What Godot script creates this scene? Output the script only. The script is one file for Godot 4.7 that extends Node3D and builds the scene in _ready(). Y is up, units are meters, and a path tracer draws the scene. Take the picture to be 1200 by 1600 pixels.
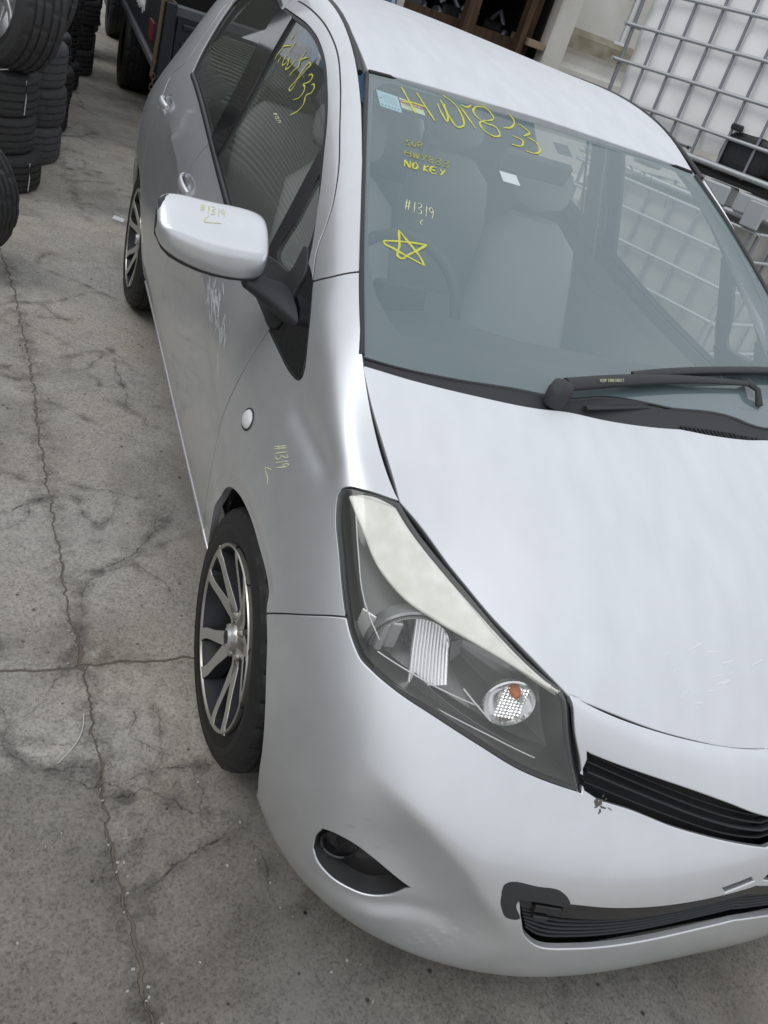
extends Node3D
# A silver hatchback on a cracked concrete yard, between stacks of tyres and a caged water tank.

func _ready() -> void:
	var cam := Camera3D.new()
	cam.name = "camera"
	cam.position = Vector3(-1.322, 1.640, 1.350)
	cam.rotation_order = EULER_ORDER_YXZ
	cam.rotation = Vector3(-0.5530, -0.5190, 0.3620)
	cam.fov = 62.77
	cam.near = 0.05
	cam.far = 400.0
	add_child(cam)
	var env := Environment.new()
	var sky := Sky.new()
	var ps := PanoramaSkyMaterial.new()
	ps.panorama = overcast()
	sky.sky_material = ps
	env.background_mode = Environment.BG_SKY
	env.sky = sky
	env.background_energy_multiplier = 1.0
	env.tonemap_mode = Environment.TONE_MAPPER_LINEAR
	env.tonemap_exposure = 1.0
	env.sdfgi_enabled = true
	env.ssao_enabled = true
	env.ssil_enabled = true
	var we := WorldEnvironment.new()
	we.name = "world"
	we.environment = env
	add_child(we)
	var sun := DirectionalLight3D.new()
	sun.name = "sun"
	sun.rotation_degrees = Vector3(-50, -85, 0)
	sun.light_color = Color(1.0, 0.995, 0.985)
	sun.light_energy = 0.25
	sun.light_angular_distance = 30.0
	sun.shadow_enabled = true
	add_child(sun)
	make_materials()
	more_materials()
	build_yard()
	build_car()

func overcast() -> ImageTexture:
	# an even white overcast with soft darker folds, a little brighter overhead
	var n := FastNoiseLite.new()
	n.seed = 14
	n.frequency = 0.9
	n.fractal_octaves = 4
	var img := Image.create(512, 256, false, Image.FORMAT_RGBF)
	for y in 256:
		var up := (0.5 - (y + 0.5) / 256.0) * PI
		for x in 512:
			var round_ := (x + 0.5) / 512.0 * TAU
			var d := Vector3(cos(up) * cos(round_), sin(up), cos(up) * sin(round_))
			var l := 0.0
			if up >= 0.0:
				l = (0.80 + 0.22 * sin(up)) * (1.0 + 0.30 * n.get_noise_3d(d.x * 1.6, d.y * 2.4, d.z * 1.6))
			else:
				l = 0.30
			img.set_pixel(x, y, Color(l * 0.955, l * 0.99, l * 1.05))
	return ImageTexture.create_from_image(img)

# ------------------------------------------------------------------ the yard
func more_materials() -> void:
	M.band = paint(Color(0.035, 0.035, 0.038), 0.4)
	M.gloss_trim = paint(Color(0.02, 0.02, 0.022), 0.25)
	M.lamp_silver = paint(Color(0.72, 0.72, 0.71), 0.3, 0.5)
	M.repeater = paint(Color(0.72, 0.72, 0.72), 0.35)
	M.label_blue = printed_label(Color(0.62, 0.76, 0.79), false)
	M.label_white = printed_label(Color(0.80, 0.83, 0.66), true)
	M.soil = paint(Color(0.15, 0.13, 0.105), 0.95)
	M.old_rubber = []
	for k in 4:
		M.old_rubber.append(paint(Color(0.036, 0.036, 0.037) * (0.8 + 0.45 * k), 0.72 + 0.05 * k))
	M.alloy = paint(Color(0.55, 0.55, 0.55), 0.3, 0.8)
	M.truck_black = paint(Color(0.012, 0.013, 0.017), 0.3, 0.0, {"clearcoat_enabled": true, "clearcoat": 0.5})
	M.truck_grey = paint(Color(0.10, 0.105, 0.115), 0.45, 0.4)
	M.steel = paint(Color(0.46, 0.48, 0.49), 0.42, 0.6)
	M.steel_dark = paint(Color(0.26, 0.27, 0.30), 0.5, 0.5)
	M.bottle = paint(Color(0.95, 0.945, 0.95), 0.5, 0.0, {"albedo_texture": noise_picture(7, 0.006, Color(0.93, 0.93, 0.92), Color(1, 1, 1), 4), "uv1_triplanar": true, "uv1_scale": Vector3(0.6, 0.6, 0.6)})
	M.bottle_old = paint(Color(0.36, 0.345, 0.32), 0.6)
	M.container = paint(Color(0.72, 0.71, 0.67), 0.6, 0.0, {"albedo_texture": noise_picture(11, 0.008, Color(0.88, 0.87, 0.85), Color(1, 1, 1), 5), "uv1_triplanar": true, "uv1_scale": Vector3(0.5, 0.5, 0.5)})
	M.container_dirty = paint(Color(0.40, 0.385, 0.32), 0.8, 0.0, {"albedo_texture": noise_picture(12, 0.02, Color(0.74, 0.71, 0.62), Color(1, 1, 1), 5), "uv1_triplanar": true, "uv1_scale": Vector3(0.7, 0.7, 0.7)})
	M.timber = paint(Color(0.11, 0.065, 0.034), 0.8, 0.0, {"albedo_texture": noise_picture(13, 0.02, Color(0.6, 0.55, 0.5), Color(1, 1, 1), 5), "uv1_triplanar": true, "uv1_scale": Vector3(2.0, 0.25, 2.0)})
	M.timber_pale = paint(Color(0.30, 0.22, 0.14), 0.8)
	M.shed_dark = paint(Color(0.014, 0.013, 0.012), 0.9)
	M.blue = paint(Color(0.10, 0.20, 0.36), 0.35)
	M.pale_blue = paint(Color(0.35, 0.48, 0.60), 0.4)
	M.fence = paint(Color(0.42, 0.42, 0.36), 0.6)
	M.orange = paint(Color(0.50, 0.14, 0.02), 0.35)
	M.dark_red = paint(Color(0.13, 0.010, 0.012), 0.5)
	M.concrete = concrete(false)
	M.stained_concrete = concrete(true)

func mask_dab(mask: Dictionary, at: Vector2, r: float, f: float) -> void:
	for y in range(int(at.y - r - 1), int(at.y + r + 2)):
		for x in range(int(at.x - r - 1), int(at.x + r + 2)):
			if x < 0 or y < 0 or x > 2047 or y > 2047:
				continue
			var k := clampf(r + 0.5 - at.distance_to(Vector2(x, y)), 0.0, 1.0) * f
			var i := Vector2i(x, y)
			if k > mask.get(i, 0.0):
				mask[i] = k

func printed_label(paper: Color, red_band: bool) -> StandardMaterial3D:
	# small print on a windscreen label: rows of type, and a date row or a red band
	var n := 96
	var img := Image.create(n, n, false, Image.FORMAT_RGB8)
	img.fill(paper)
	var rng := RandomNumberGenerator.new()
	rng.seed = 6
	var inkc := Color(0.22, 0.36, 0.40)
	for r in 5:
		var x := 24
		while x < 80:
			var w := rng.randi_range(3, 9)
			img.fill_rect(Rect2i(x, 18 + r * 10, w, 3), inkc)
			x += w + 3
	img.fill_rect(Rect2i(8, 38, 8, 10), inkc)
	if red_band:
		img.fill(paper)
		img.fill_rect(Rect2i(0, 14, n, 34), Color(0.70, 0.18, 0.16))
		for k in 5:
			img.fill_rect(Rect2i(14 + k * 15, 22, 9, 18), paper)
			img.fill_rect(Rect2i(17 + k * 15, 27, 3, 8), Color(0.70, 0.18, 0.16))
	else:
		for k in 6:
			img.fill_rect(Rect2i(8 + k * 14, 78, 7, 10), inkc)
	var m := paint(Color(1, 1, 1), 0.6)
	m.albedo_texture = ImageTexture.create_from_image(img)
	return m

func px(img: Image, at: Vector2, r: float, dark: float) -> void:
	var w := img.get_width()
	for y in range(int(at.y - r - 1), int(at.y + r + 2)):
		for x in range(int(at.x - r - 1), int(at.x + r + 2)):
			if x < 0 or y < 0 or x >= w or y >= w:
				continue
			var f := clampf(r + 0.5 - at.distance_to(Vector2(x, y)), 0.0, 1.0)
			if f > 0.0:
				var c := img.get_pixel(x, y)
				var k := lerpf(1.0, dark, f)
				img.set_pixel(x, y, Color(c.r * k, c.g * k, c.b * k))

const GROUND_X := -3.0
const GROUND_Z := -3.4
const GROUND_SIZE := 4.6

func hairlines() -> Array:
	# cracks in the concrete, in metres (x, z)
	return [
		[Vector2(-1.264, -2.163), Vector2(-1.172, -2.197), Vector2(-1.096, -2.213), Vector2(-1.029, -2.257)],
		[Vector2(-1.112, -1.744), Vector2(-1.033, -1.793), Vector2(-0.981, -1.879), Vector2(-0.927, -1.957)],
		[Vector2(-1.207, -1.515), Vector2(-1.122, -1.453), Vector2(-1.047, -1.402), Vector2(-0.97, -1.396)],
		[Vector2(-1.167, -0.998), Vector2(-1.062, -0.977), Vector2(-0.924, -0.966), Vector2(-0.874, -0.954)],
		[Vector2(-1.1, -0.266), Vector2(-1.014, -0.605), Vector2(-0.977, -0.622), Vector2(-0.92, -0.646), Vector2(-0.862, -0.769), Vector2(-0.788, -0.894)],
		[Vector2(-0.942, -0.61), Vector2(-0.883, -0.555), Vector2(-0.823, -0.434)],
		[Vector2(-1.273, 0.024), Vector2(-1.247, 0.061), Vector2(-1.22, 0.088)],
		[Vector2(-1.175, 0.109), Vector2(-1.129, 0.118), Vector2(-1.068, 0.118)],
		[Vector2(-1.058, 0.191), Vector2(-1.011, 0.192), Vector2(-0.962, 0.186)],
		[Vector2(-0.943, 0.129), Vector2(-0.875, 0.117), Vector2(-0.813, 0.107)],
		[Vector2(-1.022, 0.414), Vector2(-0.976, 0.393), Vector2(-0.94, 0.361), Vector2(-0.891, 0.345), Vector2(-0.824, 0.314), Vector2(-0.761, 0.289)],
		[Vector2(-1.327, -1.664), Vector2(-1.284, -1.647), Vector2(-1.23, -1.647)],
		[Vector2(-1.329, -1.703), Vector2(-1.264, -1.742)],
		[Vector2(-1.3, -0.807), Vector2(-1.213, -0.864), Vector2(-1.173, -0.918)],
		[Vector2(-0.925, -1.993), Vector2(-0.893, -1.701), Vector2(-0.884, -1.506)],
		[Vector2(-1.323, -2.311), Vector2(-1.145, -2.384), Vector2(-0.948, -2.572)],
		[Vector2(-1.198, -2.722), Vector2(-1.031, -2.647), Vector2(-0.867, -2.498)],
	]

func concrete(stained: bool) -> StandardMaterial3D:
	# stains and cracks once over the near yard, fine speckle repeated
	var a := FastNoiseLite.new()
	a.seed = 3
	a.frequency = 0.008
	a.fractal_octaves = 5
	var b := FastNoiseLite.new()
	b.seed = 9
	b.frequency = 0.05
	b.fractal_octaves = 4
	var n := 512
	var img := Image.create(n, n, false, Image.FORMAT_RGB8)
	for y in n:
		for x in n:
			var w := a.get_noise_2d(x, y)
			var v := b.get_noise_2d(x, y)
			var l := 0.57 * (1.0 + 0.44 * w + 0.20 * v)
			if v > 0.22 and w > 0.0:
				l *= 0.90
			var wx := GROUND_X + (x + 0.5) / n * GROUND_SIZE
			var wz := GROUND_Z + (y + 0.5) / n * GROUND_SIZE
			var bleed := b.get_noise_2d(x * 0.8 + 400, y * 0.8) * 0.06 + w * 0.10
			var stain := smoothstep(0.085, 0.135, wz + bleed * 0.5) * 0.46 if wx < joint_at(wz).x else smoothstep(-0.15, 0.50, wz + bleed * 1.2) * 0.42
			if stained:
				l *= 1.0 - stain
			var warm := clampf(0.5 + 1.2 * a.get_noise_2d(x * 1.3 + 900, y * 1.3), 0.0, 1.0)
			img.set_pixel(x, y, Color(l * lerpf(1.02, 1.06, warm), l * 0.985, l * lerpf(0.94, 0.88, warm)).linear_to_srgb())
	img.resize(2048, 2048, Image.INTERPOLATE_CUBIC)
	var relief := Image.create(2048, 2048, false, Image.FORMAT_RGB8)
	relief.fill(Color(0.5, 0.5, 0.5))
	var rng := RandomNumberGenerator.new()
	rng.seed = 21
	var s := 2048.0 / GROUND_SIZE
	var all := hairlines()
	var mask := {}
	for k in 70:
		var p := Vector2(rng.randf_range(-1.6, 0.4), rng.randf_range(-3.2, 1.0))
		var dir := Vector2.from_angle(rng.randf() * TAU)
		if k < 34:
			# a branch off a larger crack
			var from: Array = all[rng.randi() % 17]
			p = from[rng.randi() % from.size()]
		var l := [p]
		for q in 4:
			p += dir.rotated(rng.randf_range(-0.7, 0.7)) * 0.07
			l.append(p)
		all.append(l)
	for i in all.size():
		var line: Array = all[i]
		var strong := 1.0 if i < 17 else (0.7 if i < 51 else 0.4)
		var pts := Sheet.smooth(line, 14)
		var total := pts.size()
		for k in total - 1:
			var steps := int(pts[k].distance_to(pts[k + 1]) * s / 1.2) + 1
			for t in steps:
				var p := pts[k].lerp(pts[k + 1], float(t) / steps)
				p += Vector2(b.get_noise_2d(p.x * 900.0, p.y * 900.0 + i * 50), b.get_noise_2d(p.x * 900.0 + 300, p.y * 900.0)) * 0.007 + Vector2(a.get_noise_2d(p.x * 500.0 + i * 31, p.y * 500.0), a.get_noise_2d(p.x * 500.0, p.y * 500.0 + 200)) * 0.03
				var q := (p - Vector2(GROUND_X, GROUND_Z)) * s
				var wid := 0.5 + 1.5 * maxf(0.0, b.get_noise_2d(q.x * 0.6, q.y * 0.6 + 77)) * strong
				var thin := minf(1.0, 4.0 * minf(k, total - k) / total) * strong
				if rng.randf() < 0.10:
					px(img, q, 6.0 + 5.0 * rng.randf(), lerpf(1.0, 0.95, strong))
				mask_dab(mask, q, wid * 0.75, 0.50 * thin)
	for at in mask:
		var f: float = mask[at]
		var c := img.get_pixelv(at)
		img.set_pixelv(at, Color(c.r * (1.0 - f), c.g * (1.0 - f), c.b * (1.0 - f)))
		relief.set_pixelv(at, Color(0.5 - 0.42 * f, 0.5 - 0.42 * f, 0.5 - 0.42 * f))
	# grime along the joint, oil spots, small dark pits
	for k in 900:
		var t := rng.randf()
		var j := joint_at(lerpf(-2.8, 1.1, t))
		px(img, (j + Vector2(rng.randfn(0, 0.022), rng.randfn(0, 0.02)) - Vector2(GROUND_X, GROUND_Z)) * s, rng.randf_range(2.0, 11.0), 0.965)
	for k in 420:
		px(img, Vector2(rng.randf_range(560, 1500), rng.randf_range(60, 2000)), rng.randf_range(0.6, 2.4), rng.randf_range(0.35, 0.75))
	for k in 10:
		var q := Vector2(rng.randf_range(650, 1100), rng.randf_range(300, 2000))
		for m in 40:
			px(img, q + Vector2(rng.randfn(0, 16), rng.randfn(0, 16)), rng.randf_range(3, 12), 0.98)
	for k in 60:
		# faint scattered darker dabs under and beside the car
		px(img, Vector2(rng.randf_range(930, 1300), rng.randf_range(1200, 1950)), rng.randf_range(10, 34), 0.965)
	var m := paint(Color(1, 1, 1), 0.92)
	m.albedo_texture = ImageTexture.create_from_image(img)
	m.uv1_scale = Vector3(1.0 / GROUND_SIZE, 1.0 / GROUND_SIZE, 1)
	m.uv1_offset = Vector3(-GROUND_X / GROUND_SIZE, -GROUND_Z / GROUND_SIZE, 0)
	m.metallic_specular = 0.35
	var t := NoiseTexture2D.new()
	var f := FastNoiseLite.new()
	f.seed = 5
	f.frequency = 0.30
	f.fractal_octaves = 3
	f.fractal_gain = 0.9
	f.noise_type = FastNoiseLite.TYPE_VALUE
	t.noise = f
	t.width = 1024
	t.height = 1024
	t.seamless = true
	var g := Gradient.new()
	g.offsets = PackedFloat32Array([0.0, 0.30, 0.42, 0.60, 0.80, 0.90, 1.0])
	g.colors = PackedColorArray([Color(0.56, 0.55, 0.54), Color(0.70, 0.70, 0.69), Color(0.80, 0.80, 0.79), Color(0.84, 0.84, 0.83), Color(0.90, 0.90, 0.89), Color(0.97, 0.97, 0.96), Color(1, 1, 1)])
	t.color_ramp = g
	m.detail_enabled = true
	m.detail_albedo = t
	m.detail_blend_mode = BaseMaterial3D.BLEND_MODE_MUL
	m.detail_uv_layer = BaseMaterial3D.DETAIL_UV_2
	m.uv2_scale = Vector3(0.62, 0.62, 1)
	m.heightmap_enabled = true
	m.heightmap_texture = ImageTexture.create_from_image(relief)
	m.heightmap_scale = 0.8
	return m

func joint_line() -> Array:
	return [Vector2(-2.6, -16.0), Vector2(-2.1, -9.0), Vector2(-1.62, -4.8), Vector2(-1.365, -2.835), Vector2(-1.318, -2.59), Vector2(-1.231, -1.814), Vector2(-1.192, -1.227), Vector2(-1.168, -0.97), Vector2(-1.143, -0.684), Vector2(-1.119, -0.414), Vector2(-1.1, -0.271), Vector2(-1.086, -0.119), Vector2(-1.072, 0.055), Vector2(-1.062, 0.127), Vector2(-1.062, 0.21), Vector2(-1.055, 0.288), Vector2(-1.044, 0.377), Vector2(-1.031, 0.46), Vector2(-1.023, 0.537), Vector2(-1.015, 0.621), Vector2(-1.004, 0.683), Vector2(-0.93, 1.2), Vector2(-0.75, 2.4), Vector2(-0.5, 4.5)]

func joint_at(z: float) -> Vector2:
	var l := joint_line()
	for k in l.size() - 1:
		if l[k + 1].y >= z:
			return (l[k] as Vector2).lerp(l[k + 1], (z - l[k].y) / (l[k + 1].y - l[k].y))
	return l[-1]

func ragged(a: Vector2, b: Vector2, n: FastNoiseLite, amp: float, shift: float, step := 0.03) -> PackedVector2Array:
	var out := PackedVector2Array()
	var m := int(a.distance_to(b) / step) + 1
	var nor := (b - a).normalized().orthogonal()
	for k in m:
		var q := a.lerp(b, float(k) / m)
		out.append(q + nor * (n.get_noise_2d(q.x * 40.0 + shift, q.y * 40.0) * amp))
	return out

func build_yard() -> void:
	var s := Shell.new()
	s.flat([Vector3(-150, -0.0030, -150), Vector3(150, -0.0030, -150), Vector3(150, -0.0030, 150), Vector3(-150, -0.0030, 150)])
	structure(obj("ground", s, M.soil), "bare ground below the concrete slabs")
	# four slabs that meet at the long joint and a cross joint, broken edges
	var n := FastNoiseLite.new()
	n.seed = 2
	n.frequency = 0.35
	n.fractal_octaves = 3
	var north := []
	var south := []
	var north_r := []
	var south_r := []
	var cross := Vector2(-1.094, -0.197)
	for k in 1700:
		var z := lerpf(-16.0, -3.6, k / 299.0) if k < 300 else lerpf(-3.6, 4.5, (k - 300) / 1399.0)
		var q := joint_at(z)
		q.x += n.get_noise_2d(z * 38.0, 4.0) * 0.012
		var open_ := 0.0015 + 0.004 * maxf(0.0, n.get_noise_2d(z * 14.0, 9.0))
		var l := q + Vector2(-open_ + n.get_noise_2d(z * 150.0, 40.0) * 0.005, 0)
		var r := q + Vector2(open_ + n.get_noise_2d(z * 150.0, 80.0) * 0.005, 0)
		if l.x > r.x - 0.002:
			l.x = r.x - 0.002
		if z < cross.y - 0.01:
			north.append(l)
			north_r.append(r)
		elif z > cross.y + 0.01:
			south.append(l)
			south_r.append(r)
	var west := []
	var east := []
	for k in 260:
		var x := lerpf(-1.110, -8.0, k / 259.0) if k > 60 else lerpf(-1.110, -2.2, k / 61.0)
		if k > 60:
			x = lerpf(-2.2, -12.0, (k - 60) / 199.0)
		west.append(Vector2(x, -0.197 + (x + 1.1) * -0.05 + n.get_noise_2d(x * 45.0, 30.0) * 0.010))
	for k in 260:
		var x := lerpf(-1.078, 0.4, k / 140.0) if k < 140 else lerpf(0.4, 14.0, (k - 140) / 119.0)
		east.append(Vector2(x, -0.205 - (x + 1.08) * 0.09 + n.get_noise_2d(x * 45.0, 60.0) * 0.010))
	var mk := func(line: Array, off: Vector2) -> Array:
		var o := []
		for q in line:
			o.append(q + off)
		return o
	var slabs := [
		[mk.call(north, Vector2(0, 0)) + mk.call(west, Vector2(0, -0.003)) + [Vector2(-12, -16)], "older concrete slab by the tyre stacks, left of the long joint"],
		[mk.call(back(south), Vector2(0, 0)) + mk.call(west, Vector2(0, 0.003)) + [Vector2(-12, 4.5)], "darker stained concrete slab in the lower left corner, in front of the cross joint"],
		[mk.call(north_r, Vector2(0, 0)) + mk.call(east, Vector2(0, -0.003)) + [Vector2(14, -16)], "cracked concrete slab under the rear of the car and the truck"],
		[mk.call(back(south_r), Vector2(0, 0)) + mk.call(east, Vector2(0, 0.003)) + [Vector2(14, 4.5)], "concrete slab under the front bumper and front wheel"],
	]
	var tones := [1.02, 0.98, 1.0, 1.0]
	for k in 4:
		var d: Array = slabs[k]
		var m: StandardMaterial3D = (M.stained_concrete if k % 2 else M.concrete).duplicate()
		m.albedo_color = Color(tones[k], tones[k] * 0.995, tones[k] * 0.985).linear_to_srgb()
		structure(obj("concrete_slab", slab(PackedVector2Array(d[0]), -0.02, 0.0, 0.003), m), d[1])
	s = Shell.new()
	s.flat([Vector3(-150, -0.001, -150), Vector3(150, -0.001, -150), Vector3(150, -0.001, -16.02), Vector3(-150, -0.001, -16.02)])
	structure(obj("road", s, M.concrete), "concrete yard far behind the truck")
	# litter
	var rng := RandomNumberGenerator.new()
	rng.seed = 8
	var grit := Shell.new()
	for k in 260:
		var z := rng.randf_range(-2.4, 0.9)
		var q := joint_at(z) + Vector2(rng.randfn(0.0, 0.02), 0)
		if k > 90:
			q = Vector2(rng.randf_range(-1.5, -0.55), z)
		var r := rng.randf_range(0.0012, 0.0034)
		grit.join(box(Vector3(r * 2.2, r, r * 1.6), Vector3(q.x, r * 0.4, q.y), r * 0.4, Basis(Vector3.UP, rng.randf() * TAU) * Basis(Vector3.RIGHT, rng.randf_range(-0.4, 0.4))))
	var g := obj("grit", grit, paint(Color(0.42, 0.41, 0.38), 0.8))
	g.set_meta("kind", "stuff")
	tag(g, "loose pale grit scattered over the concrete", "grit")
	var strand := []
	for k in 14:
		var t := k / 13.0
		strand.append(Vector3(lerpf(-1.155, -1.096, t) + 0.018 * sin(t * PI), 0.004, lerpf(0.094, -0.045, t)))
	tag(obj("plastic_strand", tube(strand, 0.0011, 5), M.white), "thin curved white plastic strand lying beside the long joint", "litter")
	tag(obj("paper_scrap", slab(PackedVector2Array([Vector2(-0.815, -3.63), Vector2(-0.755, -3.60), Vector2(-0.745, -3.66), Vector2(-0.80, -3.69)]), 0.0, 0.004, 0.001), M.white), "small white paper scrap on the concrete behind the rear wheel", "litter")
	tyres()
	truck()
	tanks()
	sheds()
	left_side()

func used_tyre(label: String, at: Vector3, turn: Vector3, r: float, w: float, rim_r: float, shade: int, with_rim: bool, group := "used tyres stacked on the left") -> void:
	var t := thing("used_tyre" if not with_rim else "used_wheel", label, "tyre" if not with_rim else "wheel", at, turn, group)
	var key := "tyre_%d_%d_%d" % [int(r * 1000), int(w * 1000), shade % 2]
	if not M.has(key):
		M[key] = tyre_shell(r, w, rim_r, shade, 96).mesh()
	obj("casing", M[key], M.old_rubber[shade], t)
	if with_rim:
		var h := -w * 0.5
		obj("rim_lip", lathe([Vector2(rim_r, h * 0.6), Vector2(rim_r + 0.006, h * 0.86), Vector2(rim_r + 0.004, h * 0.94), Vector2(rim_r - 0.006, h * 0.92), Vector2(rim_r - 0.012, h * 0.6), Vector2(rim_r - 0.03, h * 0.2), Vector2(rim_r - 0.035, -h * 0.8)], 48, 30.0), M.alloy, t)
		for k in 6:
			var a := TAU * k / 6.0
			var d := Vector3(0, cos(a), sin(a))
			obj("spoke", tube([d * 0.04 + Vector3(h * 0.45, 0, 0), d * 0.11 + Vector3(h * 0.55, 0, 0), d * (rim_r - 0.008) + Vector3(h * 0.78, 0, 0)], [0.03, 0.018, 0.022], 8, 0.6, Vector3.RIGHT), M.alloy, t)
		obj("hub", lathe([Vector2(0.0, h * 0.62), Vector2(0.045, h * 0.55), Vector2(0.065, h * 0.35), Vector2(0.07, -h * 0.3)], 28), M.alloy, t)

func tyres() -> void:
	var flat := Vector3(0, 0, -PI / 2)   # outer face up
	used_tyre("bottom tyre of the nearest stack on the left, white chalk streak on its tread", Vector3(-1.495, 0.096, -3.93), flat, 0.302, 0.190, 0.20, 0, false)
	used_tyre("middle tyre of the nearest stack on the left", Vector3(-1.545, 0.288, -3.95), flat, 0.305, 0.192, 0.20, 1, false)
	used_tyre("top wheel of the nearest stack, pale alloy rim just showing", Vector3(-1.542, 0.492, -3.95), flat, 0.303, 0.212, 0.20, 1, true)
	used_tyre("bottom tyre of the second stack, dusty smooth tread", Vector3(-1.395, 0.108, -4.56), flat, 0.315, 0.215, 0.21, 3, false)
	used_tyre("middle tyre of the second stack, four clear grooves", Vector3(-1.385, 0.325, -4.58), flat, 0.316, 0.214, 0.21, 2, false)
	used_tyre("top wheel of the second stack, bright rim under the leaning wheel", Vector3(-1.40, 0.548, -4.58), flat, 0.318, 0.228, 0.21, 3, true)
	# chalk streaks on treads of the front stack
	for d in [[Vector3(-1.258, 0.096, -3.745), 0.15], [Vector3(-1.304, 0.492, -3.765), 0.17]]:
		tag(obj("chalk_streak", tube([d[0] + Vector3(0, -d[1] * 0.5, 0), d[0] + Vector3(0.004, 0, 0.004), d[0] + Vector3(0, d[1] * 0.5, 0)], 0.0032, 5), M.white), "white chalk streak down the tread of the %s tyre in the nearest stack" % ("bottom" if d[0].y < 0.3 else "top"), "chalk mark")
	var spots := [[-1.32, -5.35, 3, 0], [-1.30, -6.05, 4, 0], [-1.22, -6.75, 6, 0], [-1.06, -7.5, 7, 1], [-0.98, -8.5, 6, 3], [-2.15, -3.9, 5, 1], [-2.05, -4.7, 5, 0], [-2.0, -5.5, 6, 0]]
	var words := ["third stack from the front", "fourth stack from the front", "fifth, taller stack from the front", "sixth stack, beside the truck's front wheel", "farthest grey stack", "back-row stack behind the nearest one", "back-row stack behind the second one", "back-row stack behind the third one"]
	var floors := ["lowest", "second lowest", "third from the ground", "fourth from the ground", "fifth from the ground", "sixth from the ground", "topmost"]
	for k in spots.size():
		var d: Array = spots[k]
		for i in int(d[2]):
			used_tyre("%s tyre, %s in the %s" % ["grey" if d[3] == 3 else "dark", floors[i], words[k]], Vector3(d[0] + 0.02 * sin(i * 2.3 + k), 0.10 + i * 0.2, d[1] + 0.02 * cos(i * 1.7)), flat, 0.302, 0.199, 0.20, d[3], false)
	# wheels standing on the stacks, and one on the ground
	used_tyre("large wheel standing upright on the nearest stack, top left corner", Vector3(-1.385, 0.600 + 0.325, -3.84), Vector3(0, deg_to_rad(28), deg_to_rad(-4)), 0.325, 0.225, 0.205, 1, true, "wheels standing on the stacks")
	used_tyre("wheel standing upright on the second stack, its bright rim towards the lane", Vector3(-1.29, 0.665 + 0.315, -4.42), Vector3(0, deg_to_rad(205), deg_to_rad(5)), 0.315, 0.205, 0.215, 2, true, "wheels standing on the stacks")
	used_tyre("dark tyre standing on the ground at the left edge, cut by the frame", Vector3(-1.60, 0.302, -2.66), Vector3(0, deg_to_rad(62), 0), 0.302, 0.200, 0.20, 1, false, "wheels standing on the stacks")

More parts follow.
